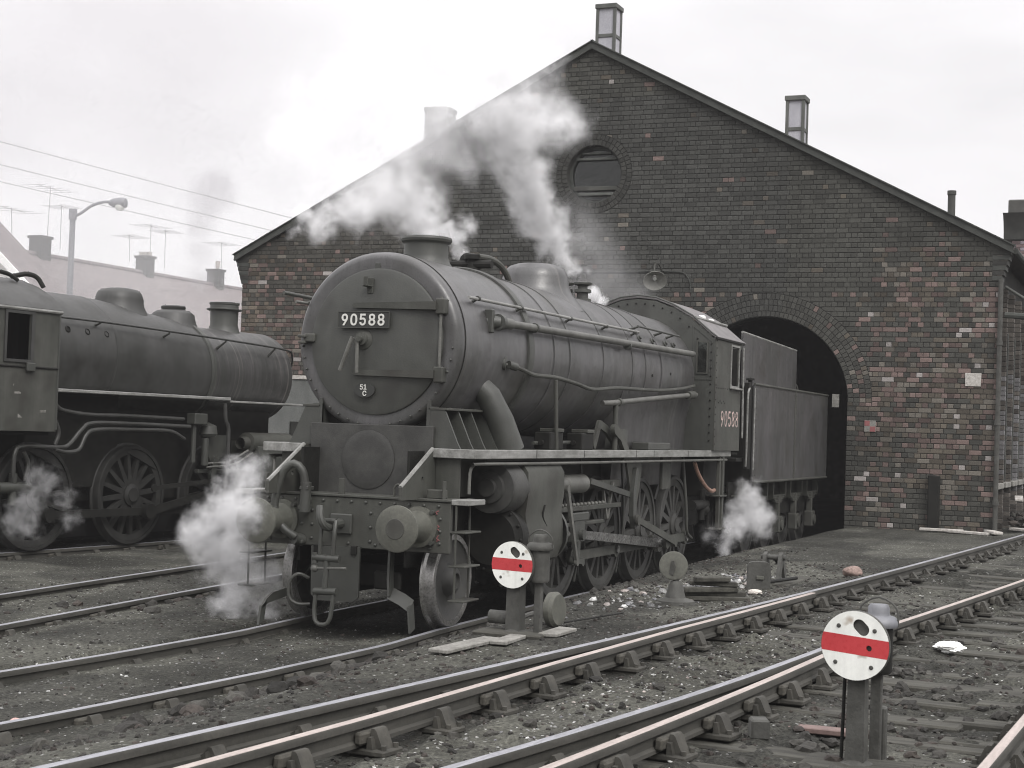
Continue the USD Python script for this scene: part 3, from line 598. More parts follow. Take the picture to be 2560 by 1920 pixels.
# ------------------------------------------------------------------ houses, street lamp, wires behind
HY, HZ = 30.0, 7.60
cream_wall = look("cream_render", (0.52, 0.50, 0.46), (0.60, 0.58, 0.54), 3.0, (1, 1, 0.5), (0.85, 0.95), fine=0.05)
chim = [(31.9, "with a plain chimney left of the street lamp"), (38.2, "with a chimney of three pots right of the street lamp"), (43.2, "with a chimney and one tall pot close to the shed")]
edges = [25.5, 35.0, 40.7, 58.0]
aer = [[(0.35, 2.6, 1.8), (1.1, 1.9, 0.9), (-1.5, 1.3, 1.7)], [(0.3, 1.9, 1.4), (1.3, 1.8, 0.9), (-1.0, 1.2, 1.0)], [(0.4, 1.8, 1.3)]]
for k, (cx, what) in enumerate(chim):
    x0, x1 = edges[k] + 0.003, edges[k + 1] - 0.003
    H = Thing("terraced_house", "pinkish slate roofed terraced house " + what, "house", ((x0 + x1) / 2, HY, 0), group=None)
    H.add("wall", prism([(HY - 4.2, -0.3), (HY + 4.2, -0.3), (HY + 4.2, 4.6), (HY, HZ - 0.12), (HY - 4.2, 4.6)], x0, x1, "yz"), house_wall, smooth=False)
    rf = None
    for sg in (-1, 1):
        rf2 = H.add("roof", prism([(HY, HZ - 0.06), (HY + sg * 4.6, 4.35), (HY + sg * 4.6, 4.45), (HY, HZ + 0.05)], x0, x1, "yz"), slate, smooth=False); rf = rf or rf2
    n = 0
    for r in range(24):
        s0 = r * 0.235
        a = (HY - 4.6 + s0 * 0.828, 4.452 + s0 * 0.56)
        H.add("slate_course", prism([(a[0], a[1] + 0.004), (a[0] + 0.20, a[1] + 0.14), (a[0] + 0.20, a[1] + 0.15), (a[0], a[1] + 0.03)], x0 + 0.01, x1 - 0.01, "yz"), slate, rf, smooth=False)
        if s0 > 5.0: break
    H.add("ridge", tube([(x0, HY, HZ + 0.05), (x1, HY, HZ + 0.05)], 0.10, 8), slate, rf)
    wide = 0.27 if k == 0 else 0.24
    ch = H.add("chimney", box(cx - wide, cx + wide, HY - 0.28, HY + 0.28, HZ - 0.5, HZ + 0.62, 0.01), mortar, smooth=False)
    H.add("chimney_cap", box(cx - wide - 0.06, cx + wide + 0.06, HY - 0.32, HY + 0.32, HZ + 0.62, HZ + 0.72, 0.01), mortar, ch)
    for q in ([], [-0.2, 0.0, 0.2], [0.12])[k]:
        H.add("chimney_pot", lathe([(0.0, 0), (0.09, 0), (0.08, 0.10), (0.095, 0.12), (0.095, 0.16 + 0.2 * (k == 2)), (0.07, 0.16 + 0.2 * (k == 2)), (0.07, 0.1), (0, 0.1)], (cx + (0 if k == 1 else q), HY + (q if k == 1 else 0), HZ + 0.72), (0, 0, 1), 14), house_wall, ch)
    for wx in np.arange(x0 + 1.5, x1 - 1, 2.9):
        for z0 in (0.8, 3.0):
            w = H.add("window", box(wx, wx + 1.0, HY - 4.25, HY - 4.18, z0, z0 + 1.25, 0.01), white_wood)
            H.add("pane", box(wx + 0.07, wx + 0.93, HY - 4.26, HY - 4.252, z0 + 0.07, z0 + 1.18, 0), void_black, w)
    for dx, hh, span in aer[k]:
        ax = cx + dx; m = [tube([(ax, HY, HZ + 0.4), (ax + 0.15 * (hh - 2), HY, HZ + 0.5 + 0.8 * hh)], 0.010, 6)]
        zt = HZ + 0.5 + 0.8 * hh - 0.1
        m.append(tube([(ax - span / 2, HY - 0.2, zt), (ax + span / 2, HY + 0.2, zt + 0.05)], 0.009, 6))
        for q in np.linspace(-span / 2, span / 2, 5): m.append(tube([(ax + q, HY - 0.55, zt), (ax + q, HY + 0.55, zt)], 0.006, 5))
        H.add("aerial", join(m), wire_look)
G2 = Thing("gabled_house", "cream house gable with white sloping bargeboard at the left edge", "house", (24.7, 26.6, 0))
G2.add("wall", prism([(22.9, -0.3), (30.3, -0.3), (30.3, 4.9), (26.6, 8.0), (22.9, 4.9)], 24.05, 25.42, "yz"), cream_wall, smooth=False)
for sg in (-1, 1):
    G2.add("roof", prism([(26.6, 8.06), (26.6 + sg * 4.0, 4.66), (26.6 + sg * 4.0, 4.76), (26.6, 8.16)], 23.9, 25.44, "yz"), slate, smooth=False)
    G2.add("bargeboard", prism([(26.6, 7.92), (26.6 + sg * 4.02, 4.50), (26.6 + sg * 4.02, 4.80), (26.6, 8.20)], 23.84, 23.895, "yz"), white_wood, smooth=False)
LX, LY = 22.45, 21.2
sl = Thing("street_lamp", "grey street lamp with curved arm above the second engine", "street lamp", (LX, LY, -0.05))
sl.add("column", tube([(LX, LY, -0.1), (LX, LY, 1.3), (LX, LY, 1.35), (LX, LY, 7.62)], [0.12, 0.12, 0.095, 0.080], 14), lamp_grey)
sl.add("collar", cyl((LX, LY, 7.48), (LX, LY, 7.78), 0.115, n=14), lamp_grey)
adir = np.array([0.2, -1.0, 0]); adir /= np.linalg.norm(adir)
arm = [np.array([LX, LY, 7.55]) + adir * s + np.array([0, 0, h]) for s, h in ((0, 0), (0.25, 0.12), (0.55, 0.32), (0.85, 0.42), (1.1, 0.44))]
sl.add("arm", tube(curve(arm), 0.04, 10), lamp_grey)
ho = np.array(arm[-1]) - adir * 0.02
sl.add("lantern", lathe([(0.0, 0.0), (0.06, 0.0), (0.12, 0.12), (0.15, 0.32), (0.13, 0.5), (0.0, 0.54)], ho + np.array([0, 0, -0.03]), adir, 20), lamp_grey)
sl.add("bowl", lathe([(0.0, -0.15), (0.09, -0.14), (0.14, -0.05), (0.14, 0.0), (0.0, 0.0)], ho + adir * 0.33 + np.array([0, 0, -0.10]), (0, 0, 1), 20), white_enamel)
for z0, lab in ((9.32, "topmost"), (8.70, "middle"), (8.24, "lowest")):
    xs = np.linspace(-30, 90, 61)
    single("overhead_wire", tube([(x, 22.0, z0 + 0.0004 * (x - 25) ** 2 * 0.35) for x in xs], 0.008, 5), wire_look, lab + " of the three overhead wires crossing the sky at left", "wire")

# ------------------------------------------------------------------ the large front engine (2-8-0)
ZC = 2.87
def wheel(cx, cy, cz, r, w=0.14, spokes=14, hub=0.14, side=-1, weight=None, crank=None, solid=False):
    """parts of one wheel in the vertical plane y = cy, outer face towards side: (disc or spokes, tyre)"""
    o = (cx, cy, cz); d = (0, side, 0)
    tyre = lathe([(r - 0.07, -w / 2), (r + 0.030, -w / 2), (r + 0.032, -w / 2 + 0.022), (r + 0.004, -w / 2 + 0.042), (r - 0.006, w / 2 - 0.012), (r - 0.014, w / 2), (r - 0.065, w / 2), (r - 0.07, -w / 2)], o, d, 56)
    if solid:
        c = lathe([(0.0, -0.04), (r - 0.068, -0.05), (r - 0.068, 0.05), (r - 0.10, 0.035), (r - 0.17, 0.012), (r - 0.24, 0.0), (0.17, 0.02), (0.13, 0.09), (0.10, 0.11), (0.075, 0.11), (0.07, 0.08), (0.0, 0.08)], o, d, 48)
        return c, tyre
    ms = [lathe([(r - 0.16, -0.05), (r - 0.068, -0.06), (r - 0.068, 0.05), (r - 0.155, 0.035), (r - 0.16, -0.05)], o, d, 48), lathe([(0.0, -0.07), (hub, -0.07), (hub, 0.07), (hub * 0.6, 0.10), (hub * 0.55, 0.07), (0, 0.07)], o, d, 24)]
    for k in range(spokes):
        a = 2 * pi * k / spokes + 0.1; u = np.array([math.cos(a), 0, math.sin(a)]); t = np.array([-math.sin(a), 0, math.cos(a)])
        V = []
        for rad, wd, th in ((hub * 0.8, 0.045, 0.045), (r - 0.10, 0.030, 0.030)):
            for s, q in ((-1, -1), (1, -1), (1, 1), (-1, 1)): V.append(np.array(o) + u * rad + t * s * wd + np.array([0, q * th, 0]))
        ms.append(trimesh.convex.convex_hull(np.array(V)))
    if weight is not None:
        a0, a1 = weight - 0.62, weight + 0.62
        arc = [(cx + (r - 0.08) * math.cos(a), cz + (r - 0.08) * math.sin(a)) for a in np.linspace(a0, a1, 14)]
        ms.append(prism(arc, cy - 0.055, cy + 0.055, "xz"))
    if crank is not None:
        a = crank; px, pz = cx + 0.355 * math.cos(a), cz + 0.355 * math.sin(a)
        ms.append(prism(LineString([(cx, cz), (px, pz)]).buffer(0.12, 8), cy - 0.07, cy + 0.07, "xz"))
    return join(ms), tyre
def rod(x0, z0, x1, z1, y, h0, h1=None, th=0.03, ends=0.0):
    h1 = h1 or h0; u = np.array([x1 - x0, z1 - z0]); L = np.linalg.norm(u); u /= L; n = np.array([-u[1], u[0]])
    p = Polygon([tuple(np.array([x0, z0]) + n * h0), tuple(np.array([x1, z1]) + n * h1), tuple(np.array([x1, z1]) - n * h1), tuple(np.array([x0, z0]) - n * h0)])
    if ends: p = p.union(Point(x0, z0).buffer(ends, 10)).union(Point(x1, z1).buffer(ends, 10))
    return prism(p, y - th, y + th, "xz")
E1 = Thing("steam_locomotive", "large grimy grey steam engine numbered 90588 with steam around its front", "steam engine", (5.0, 0, 0))
A = E1.add
# smokebox and its front
X1 = (1, 0, 0)
sb = A("smokebox", lathe([(0.74, 0.445), (0.755, 0.425), (0.85, 0.42), (0.895, 0.432), (0.925, 0.47), (0.933, 0.53), (0.933, 2.26)], (0, 0, ZC), X1, 96), grime_streak, smooth=40)
A("rivet_ring", rivets([(0.412, 0.86 * math.cos(a), ZC + 0.86 * math.sin(a)) for a in np.linspace(pi * 1.02, pi * 1.98, 22)], 0.013), grime, sb, kind="stuff")
A("edge_seam", lathe([(0.9345, 0.548), (0.940, 0.55), (0.940, 0.566), (0.9345, 0.568)], (0, 0, ZC), X1, 96), frame_black, sb)
door = A("smokebox_door", lathe([(0.0, 0.335), (0.2, 0.338), (0.45, 0.352), (0.66, 0.378), (0.735, 0.395), (0.752, 0.405), (0.755, 0.44), (0.70, 0.45), (0, 0.45)], (0, 0, ZC), X1, 96), grime, smooth=40)
for z0, y1 in ((3.235, 0.22), (2.545, 0.20)):
    A("hinge_strap", prism([(y1, z0 - 0.026), (y1 + 0.03, z0), (y1, z0 + 0.026), (-0.70, z0 + 0.042), (-0.70, z0 - 0.042)], 0.312, 0.395, "yz"), dusty, door)
    A("hinge_block", box(0.34, 0.45, -0.79, -0.68, z0 - 0.085, z0 + 0.075, 0.012), dusty, door)
A("hinge_pin", tube([(0.375, -0.735, 2.45), (0.375, -0.735, 3.33)], 0.016, 10), pipe_look, door)
A("locking_hub", lathe([(0.0, -0.10), (0.028, -0.10), (0.032, -0.055), (0.06, -0.05), (0.07, -0.02), (0.105, 0.0), (0.112, 0.02), (0.0, 0.03)], (0.33, 0.115, 2.885), X1, 28), dusty, door)
A("door_handle", tube([(0.215, 0.17, 2.90), (0.21, 0.19, 2.86), (0.21, 0.305, 2.56)], [0.026, 0.022, 0.020], 10), pipe_look, door)
A("door_handle", tube([(0.26, 0.135, 2.90), (0.255, 0.14, 2.85), (0.255, 0.135, 2.54)], [0.022, 0.020, 0.018], 10), pipe_look, door)
A("latch", join(box(0.355, 0.42, 0.70, 0.83, 2.855, 2.945, 0.012), box(0.33, 0.40, 0.79, 0.89, 2.90, 2.93, 0.008), box(0.33, 0.40, 0.80, 0.88, 2.835, 2.865, 0.008)), dusty, door)
A("lamp_iron", join(box(0.345, 0.365, 0.03, 0.10, 3.36, 3.52, 0.004), box(0.27, 0.35, 0.035, 0.115, 3.425, 3.44, 0.004), box(0.262, 0.276, 0.05, 0.10, 3.43, 3.53, 0.004)), dusty, door)
A("lamp_iron", box(0.415, 0.435, -0.01, 0.055, 3.54, 3.68, 0.004), grime, sb)
def text_on(txt, h, o, right, up, depth=0.006, bold=True, gap=1.0, squeeze=1.0, center=True):
    m = meshkit.text_mesh(txt, h, depth, bold)
    b = m.bounds
    if center: m.apply_translation([-(b[0][0] + b[1][0]) / 2, -(b[0][1] + b[1][1]) / 2, 0])
    r, u = np.asarray(right, float), np.asarray(up, float); n = np.cross(r, u)
    M = np.eye(4); M[:3, 0] = r * squeeze; M[:3, 1] = u; M[:3, 2] = n; M[:3, 3] = o
    return xf(m, M)
np_ = A("number_plate", box(0.298, 0.322, -0.195, 0.395, 3.000, 3.170, 0.008), black_plate, door)
A("plate_rim", join(box(0.292, 0.30, -0.197, 0.397, 3.162, 3.172, 0.003), box(0.292, 0.30, -0.197, 0.397, 2.998, 3.006, 0.003), box(0.292, 0.30, -0.198, -0.188, 3.0, 3.17, 0.003), box(0.292, 0.30, 0.388, 0.398, 3.0, 3.17, 0.003)), dusty, door)
for k, ch in enumerate("90588"):
    A("digit", text_on(ch, 0.112, (0.298, 0.315 - 0.1045 * k, 3.086), (0, -1, 0), (0, 0, 1), 0.006, True, squeeze=0.92), letter_white, np_ if False else door)
sp = prism(affinity.scale(Point(0, 0).buffer(1.0, 24), 0.115, 0.075), 0.0, 0.016, "yz"); sp.apply_translation([0.325, 0.075, 2.368])
A("shed_plate", sp, black_plate, door)
A("shed_code", join(text_on("51", 0.050, (0.326, 0.088, 2.398), (0, -1, 0), (0, 0, 1), 0.006, True, squeeze=0.95), text_on("C", 0.050, (0.326, 0.072, 2.334), (0, -1, 0), (0, 0, 1), 0.006, True, squeeze=0.95)), letter_white, door)
# chimney, boiler, fittings
ch = A("chimney", lathe([(0.42, -0.16), (0.33, -0.03), (0.265, 0.05), (0.245, 0.12), (0.242, 0.245), (0.252, 0.262), (0.275, 0.275), (0.282, 0.30), (0.275, 0.322), (0.245, 0.33), (0.21, 0.33), (0.20, 0.0)], (1.50, 0, 3.745), (0, 0, 1), 48), grime)
A("saddle_flare", lathe([(0.46, -0.20), (0.40, -0.085), (0.33, -0.02), (0.26, 0.04)], (1.50, 0, 3.74), (0, 0, 1), 48), grime, ch)
bo = A("boiler", lathe([(0.90, 2.30), (0.925, 2.31), (0.93, 6.1), (0.915, 8.95)], (0, 0, ZC), X1, 96), grime_streak, smooth=40)
A("joint_ring", lathe([(0.92, 2.235), (0.958, 2.24), (0.968, 2.27), (0.968, 2.36), (0.955, 2.40), (0.92, 2.405)], (0, 0, ZC), X1, 96), grime, sb, smooth=40)
for x in (3.10, 3.62, 4.82, 5.98, 6.55, 7.28): A("boiler_band", lathe([(0.925, x - 0.03), (0.939, x - 0.026), (0.939, x + 0.026), (0.925, x + 0.03)], (0, 0, ZC), X1, 96), grime_streak, bo, smooth=40)
dm = A("dome", lathe([(0.66, -0.26), (0.56, -0.14), (0.475, -0.04), (0.435, 0.06), (0.42, 0.16), (0.39, 0.25), (0.33, 0.305), (0.24, 0.335), (0.12, 0.345), (0.0, 0.347)], (4.72, 0, 3.79), (0, 0, 1), 48), grime_streak, smooth=50)
for k, (x, y) in enumerate(((6.15, -0.12), (6.15, 0.14))):
    A("safety_valve", lathe([(0.12, -0.05), (0.12, 0.02), (0.075, 0.03), (0.075, 0.10), (0.115, 0.11), (0.115, 0.15), (0.07, 0.16), (0.06, 0.20), (0.12, 0.215), (0.125, 0.24), (0.03, 0.26), (0.0, 0.26)], (x, y, 3.79), (0, 0, 1), 20), grime)
cv = A("top_feed", join(lathe([(0.10, -0.1), (0.10, 0.06), (0.06, 0.08), (0.055, 0.16), (0.09, 0.17), (0.09, 0.22), (0.0, 0.24)], (2.62, -0.05, 3.79), (0, 0, 1), 16), lathe([(0.08, -0.1), (0.08, 0.10), (0.05, 0.12), (0.0, 0.16)], (2.62, 0.25, 3.76), (0, 0, 1), 14), cyl((2.62, -0.3, 3.90), (2.62, 0.4, 3.90), 0.05, n=10), trimesh.creation.icosphere(2, 0.10).apply_translation([2.72, 0.05, 3.95])), frame_black)
A("feed_pipe", tube(curve([(2.62, -0.12, 3.99), (2.90, -0.16, 3.99), (3.12, -0.20, 3.93), (3.26, -0.24, 3.80), (3.28, -0.25, 3.72)]), 0.038, 10), dusty, cv)
# handrails, ejector pipe and other pipework on the visible flank
hy, hz = -0.87, 3.36
hr = A("handrail", tube([(0.75, hy, hz - 0.005), (6.35, hy, hz + 0.02)], 0.017, 10), edge_look)
for x in (0.98, 2.16, 3.73, 5.02, 6.20): A("stanchion", join(tube([(x, hy, hz + 0.004), (x, -0.73, 3.33 - 0.04)], [0.014, 0.022], 8), cyl((x - 0.02, hy, hz + 0.003), (x + 0.02, hy, hz + 0.003), 0.026, n=10)), grime, hr)
hr2 = A("handrail", tube([(6.30, hy, 3.46), (8.25, hy, 3.45)], 0.014, 10), grime)
for x in (6.32, 7.43, 8.0): A("stanchion", tube([(x, hy, 3.455), (x, -0.70, 3.40)], [0.014, 0.024], 8), grime, hr2)
for x in (6.5, 7.1, 7.7, 8.1): A("washout_plug", lathe([(0.05, -0.02), (0.05, 0.03), (0.03, 0.04), (0.03, 0.06), (0.0, 0.065)], (x, -0.80, 3.30), (0, -0.85, 0.5), 12), grime, bo)
A("washout_plug", lathe([(0.02, -0.02), (0.02, 0.01), (0.0, 0.012)], (6.83, -0.925, 2.82), (0, -1, 0), 10), frame_black, bo); A("washout_plug", lathe([(0.02, -0.02), (0.02, 0.01), (0.0, 0.012)], (7.7, -0.92, 2.88), (0, -1, 0), 10), frame_black, bo)
hr3 = A("handrail", tube([(0.30, 0.90, 3.27), (5.5, 0.93, 3.30)], 0.016, 8), pipe_look)
for x in (0.55, 2.1, 3.7, 5.2): A("stanchion", tube([(x, 0.91, 3.28), (x, 0.76, 3.30)], [0.014, 0.022], 8), grime, hr3)
A("far_lubricator_pipe", tube([(0.25, 1.02, 3.36), (0.9, 0.95, 3.34), (1.4, 0.8, 3.3)], 0.02, 8), grime)
ej = A("ejector_pipe", tube([(1.32, -0.98, 3.14), (1.62, -0.98, 3.143), (1.64, -0.98, 3.143), (5.6, -0.98, 3.185), (8.62, -0.98, 3.215)], [0.058, 0.058, 0.042, 0.042, 0.042], 14), pipe_look)
A("pipe_flange", join(cyl((1.26, -0.98, 3.14), (1.34, -0.98, 3.14), 0.085, n=16), cyl((1.22, -0.86, 3.14), (1.30, -0.99, 3.14), 0.07, n=14), box(1.17, 1.23, -0.96, -0.86, 3.02, 3.27, 0.01)), grime, ej)
for x in (2.3, 5.55): A("pipe_clip", cyl((x, -0.98, 3.152), (x + 0.04, -0.98, 3.152), 0.054, n=14), grime, ej)
A("sand_pipe", tube(curve([(1.64, -0.86, 2.72), (1.75, -1.0, 2.69), (2.05, -0.99, 2.66), (2.36, -0.975, 2.63), (3.03, -0.97, 2.63), (3.7, -0.97, 2.59), (4.33, -0.97, 2.54), (5.26, -0.97, 2.59), (6.93, -0.97, 2.62), (8.04, -0.97, 2.68), (8.75, -0.97, 2.75)]), 0.024, 8), dusty)
A("pipe_flange", join(cyl((1.60, -0.80, 2.73), (1.64, -0.93, 2.72), 0.075, n=14), cyl((1.66, -0.95, 2.71), (1.76, -1.0, 2.69), 0.045, n=12)), grime)
hp = A("injector_pipe", tube(curve([(4.80, -0.93, 2.38), (5.0, -1.0, 2.395), (5.25, -1.0, 2.41), (6.8, -1.0, 2.505), (8.39, -1.0, 2.60), (8.75, -1.0, 2.62)]), 0.036, 12), pipe_look)
A("pipe_drop", tube([(5.11, -1.0, 2.42), (5.12, -1.0, 1.80)], 0.034, 12), dusty, hp)
A("pipe_flange", join(cyl((8.33, -1.0, 2.597), (8.62, -1.0, 2.612), 0.06, n=14), cyl((5.2, -1.0, 2.405), (5.27, -1.0, 2.41), 0.052, n=14)), dusty, hp)
A("drain_rod", tube([(2.96, -1.0, 2.60), (3.05, -1.0, 1.79)], 0.026, 10), dusty)
# outside steam pipes and saddle
for s in (-1, 1):
    P = [(1.30, s * 0.66, 2.56), (1.36, s * 0.86, 2.36), (1.46, s * 0.96, 2.1), (1.56, s * 1.03, 1.79)]
    st = A("steam_pipe", tube(P, [0.115, 0.135, 0.15, 0.17], 24), grime, smooth=60)
    A("pipe_collar", tube([np.array(P[0]) + np.array([0.02, s * 0.05, -0.05]), np.array(P[0]) + np.array([0.028, s * 0.085, -0.085])], 0.20, 24), grime, st)
    for x in np.linspace(0.42, 1.36, 4):
        A("saddle_rib", prism([(s * 0.60, 1.80), (s * 0.985, 1.80), (s * 0.95, 1.86), (s * 0.80, 2.19), (s * 0.70, 2.22), (s * 0.60, 2.22)], x - 0.014, x + 0.014, "yz"), grime)
    A("saddle_plate", box(0.40, 1.40, s * 0.60, s * 0.64, 1.78, 2.28, 0.004), grime)
    A("saddle_flange", box(0.40, 1.40, s * 0.62, s * 0.83, 2.185, 2.21, 0.004), dusty)
A("saddle", box(0.55, 1.9, -0.60, 0.60, 1.3, 2.2, 0.01), frame_black)
A("smokebox_front_apron", box(0.36, 0.40, -0.70, 0.70, 1.30, 2.02, 0.006), wheel_look)
cc = A("steam_chest_cover", lathe([(0.0, -0.02), (0.22, -0.016), (0.27, -0.008), (0.30, 0.0), (0.30, 0.03), (0.0, 0.03)], (0.35, 0.02, 1.66), X1, 36), wheel_look)
# running plates, front slopes, buffer beam
for s in (-1, 1):
    rp = A("running_plate", box(0.30, 10.06, s * 0.74, s * 1.20, 1.775, 1.80, 0.004), dusty)
    A("valance", box(0.30, 10.06, s * 1.19, s * 1.215, 1.71, 1.803, 0.006), edge_look, rp)
    A("front_valance", box(0.275, 0.30, s * 0.74, s * 1.215, 1.71, 1.803, 0.006), edge_look, rp)
    A("valance_joints", join(*[box(x, x + 0.012, s * 1.2145, s * 1.2175, 1.712, 1.80, 0.002) for x in (1.9, 3.4, 5.35, 6.1, 7.7)]), frame_black, rp, kind="stuff")
    A("conduit", tube(curve([(0.36, s * 1.12, 1.36), (0.36, s * 1.12, 1.56), (0.40, s * 1.14, 1.645), (0.55, s * 1.19, 1.66), (3, s * 1.19, 1.655), (9.9, s * 1.19, 1.66)], 0.2), 0.017, 8), pipe_look, rp)
    fp = Polygon([(-0.12, 1.30), (-0.40, 1.30), (-0.40, 1.42), (0.29, 1.79), (1.6, 1.79), (1.6, 1.30)])
    fp = fp.difference(Point(0.05, 1.50).buffer(0.022))
    f = A("front_frame_plate", prism(fp, s * 0.735 - 0.015, s * 0.735 + 0.015, "xz"), dusty)
    A("plate_edge_angle", tube([(-0.40, s * 0.735, 1.425), (0.29, s * 0.735, 1.795)], 0.022, 6), edge_look, f)
    A("inner_front_plate", prism(sbox(min(s * 0.755, s * 1.02), 1.31, max(s * 0.755, s * 1.02), 1.77), 0.34, 0.365, "yz"), dusty)
    A("main_frame", box(0.03, 10.4, s * 0.585, s * 0.615, 0.62, 1.77, 0.003), frame_black)
beam = A("buffer_beam", box(-0.035, 0.03, -1.105, 1.105, 0.785, 1.285, 0.008), dusty)
rp_ = [(-0.037, y, 1.245) for y in np.arange(-0.98, 1.0, 0.16)] + [(-0.037, y, z) for y in (-1.0, 1.0) for z in (0.88, 1.0, 1.12)] + [(-0.037, y, z) for y in (-0.36, -0.24, 0.42, 0.54) for z in (0.86, 1.0, 1.14)] + [(-0.037, y, 0.83) for y in np.arange(-0.9, 0.95, 0.3)]
A("rivets", rivets(rp_, 0.017), grime, beam, kind="stuff")
pl = A("front_platform", box(-0.05, 0.36, -1.11, 1.11, 1.288, 1.312, 0.004), dusty)
for s in (-1, 1):
    A("platform_wing", box(-0.04, 0.36, s * 1.112, s * 1.30, 1.262, 1.316, 0.006), edge_look, pl)
    A("step_hanger", tube([(-0.02, s * 1.16, 1.27), (-0.01, s * 1.16, 0.33)], 0.012, 6), dusty, pl); A("step_hanger", tube([(0.30, s * 1.16, 1.27), (0.32, s * 1.16, 0.33)], 0.012, 6), dusty, pl)
    for z in (1.0, 0.67, 0.335): A("step", box(-0.03, 0.35, s * 1.10, s * 1.27, z - 0.012, z + 0.006, 0.004), dusty, pl)
    A("lamp_iron", box(0.0, 0.06, s * 1.0 - 0.008, s * 1.0 + 0.008, 1.31, 1.49, 0.003), dusty, pl)
    A("grab_loop", tube(curve([(-0.02, s * 0.56, 1.31), (-0.02, s * 0.56, 1.40), (-0.02, s * 0.52, 1.44), (-0.02, s * 0.48, 1.40), (-0.02, s * 0.48, 1.31)], 0.03), 0.012, 8), dusty, pl)
A("lamp_iron", box(-0.008, 0.008, 0.085, 0.15, 1.31, 1.47, 0.003), dusty, pl)
A("buffer_step_block", box(0.05, 0.16, -0.98, -0.80, 1.312, 1.40, 0.008), dusty, pl)
for s in (-1, 1):
    b = A("buffer", lathe([(0.0, -0.018), (0.10, -0.014), (0.19, 0.0), (0.222, 0.016), (0.225, 0.035), (0.20, 0.045), (0.08, 0.055), (0.075, 0.16), (0.115, 0.165), (0.12, 0.18), (0.125, 0.40), (0.16, 0.47), (0.20, 0.48), (0.20, 0.515), (0.0, 0.515)], (-0.55, s * 0.775, 1.035), X1, 48), olive, smooth=35)
    A("worn_face", lathe([(0.0, -0.021), (0.095, -0.0175), (0.10, -0.014)], (-0.551, s * 0.775, 1.035), X1, 40), dusty, b)
    for dy in (-0.15, 0.15):
        for dz in (-0.15, 0.15): A("buffer_bolt", cyl((-0.09, s * 0.775 + dy, 1.035 + dz), (-0.03, s * 0.775 + dy, 1.035 + dz), 0.022, n=8), grime, b)
ck = [np.array([-0.0365, -0.98 + a, 1.0 + b]) for a, b in ((0, 0.20), (0.03, 0.185), (0.015, 0.165))], [np.array([-0.0365, -0.99 + a, 1.0 + b]) for a, b in ((0.02, 0.06), (0, 0.045), (0.025, 0.03), (0.0, 0.01))], [np.array([-0.0365, -0.985 + a, 0.96 + b]) for a, b in ((0.0, 0.0), (0.02, -0.03), (-0.01, -0.045), (0.02, -0.055))]
for c in ck: A("chalk_mark", tube(c, 0.007, 5), chalk_red, beam)
# hook, screw coupling, hoses
hk = A("draw_hook", join(tube(curve([(0.0, 0.08, 1.02), (-0.16, 0.08, 1.02), (-0.28, 0.09, 0.99), (-0.36, 0.11, 1.02), (-0.38, 0.14, 1.10), (-0.35, 0.16, 1.20)], 0.03), [0.05] * 4 + [0.045] * 2 + [0.04] * (len(curve([(0.0, 0.08, 1.02), (-0.16, 0.08, 1.02), (-0.28, 0.09, 0.99), (-0.36, 0.11, 1.02), (-0.38, 0.14, 1.10), (-0.35, 0.16, 1.20)], 0.03)) - 6), 10), box(-0.07, -0.035, -0.04, 0.20, 0.92, 1.12, 0.012)), grime)
cp = A("screw_coupling", join(tube(curve([(-0.27, 0.16, 1.06), (-0.31, 0.16, 0.95), (-0.30, 0.17, 0.70)]), 0.022, 8), tube(curve([(-0.27, 0.02, 1.06), (-0.31, 0.01, 0.95), (-0.30, 0.02, 0.70)]), 0.022, 8), tube([(-0.27, 0.16, 1.06), (-0.27, 0.02, 1.06)], 0.022, 8)), grime)
A("trunnion", join(cyl((-0.30, 0.24, 0.69), (-0.30, -0.05, 0.69), 0.035, n=12), cyl((-0.30, 0.22, 0.64), (-0.30, 0.22, 0.74), 0.03, n=10)), grime, cp)
A("screw", cyl((-0.30, 0.09, 0.72), (-0.30, 0.10, 0.36), 0.028, n=12), grime, cp)
A("tommy_bar", join(tube([(-0.31, 0.24, 0.585), (-0.31, -0.13, 0.605)], 0.014, 8), trimesh.creation.icosphere(1, 0.04).apply_translation([-0.31, 0.22, 0.585])), pipe_look, cp)
A("nut_bar", cyl((-0.30, 0.22, 0.36), (-0.30, -0.03, 0.37), 0.036, n=12), grime, cp)
lk = curve([(-0.30, 0.20, 0.36), (-0.30, 0.21, 0.16), (-0.31, 0.18, 0.06), (-0.31, 0.10, 0.04), (-0.31, 0.03, 0.10), (-0.30, 0.0, 0.36)], 0.03)
A("shackle", tube(lk, 0.022, 8), grime, cp)
vp = curve([(-0.12, 0.46, 1.16), (-0.12, 0.47, 1.40), (-0.14, 0.50, 1.54), (-0.17, 0.58, 1.60), (-0.19, 0.68, 1.52), (-0.20, 0.74, 1.34), (-0.20, 0.765, 1.15), (-0.20, 0.72, 1.02), (-0.17, 0.63, 0.92), (-0.12, 0.56, 0.87)], 0.04)
vh = A("vacuum_hose", tube(vp, 0.042, 12), grime)
A("hose_bracket", join(box(-0.16, -0.035, 0.42, 0.52, 1.14, 1.19, 0.008), box(-0.17, -0.035, 0.41, 0.51, 1.34, 1.38, 0.008), cyl((-0.12, 0.46, 1.12), (-0.12, 0.46, 1.42), 0.055, n=12), cyl((-0.12, 0.46, 1.2), (-0.02, 0.46, 1.25), 0.03, n=10)), grime, vh)
A("hose_dummy", join(cyl((-0.13, 0.57, 0.85), (-0.035, 0.53, 0.83), 0.06, n=12), box(-0.12, -0.035, 0.48, 0.64, 0.80, 0.84, 0.01)), grime, vh)
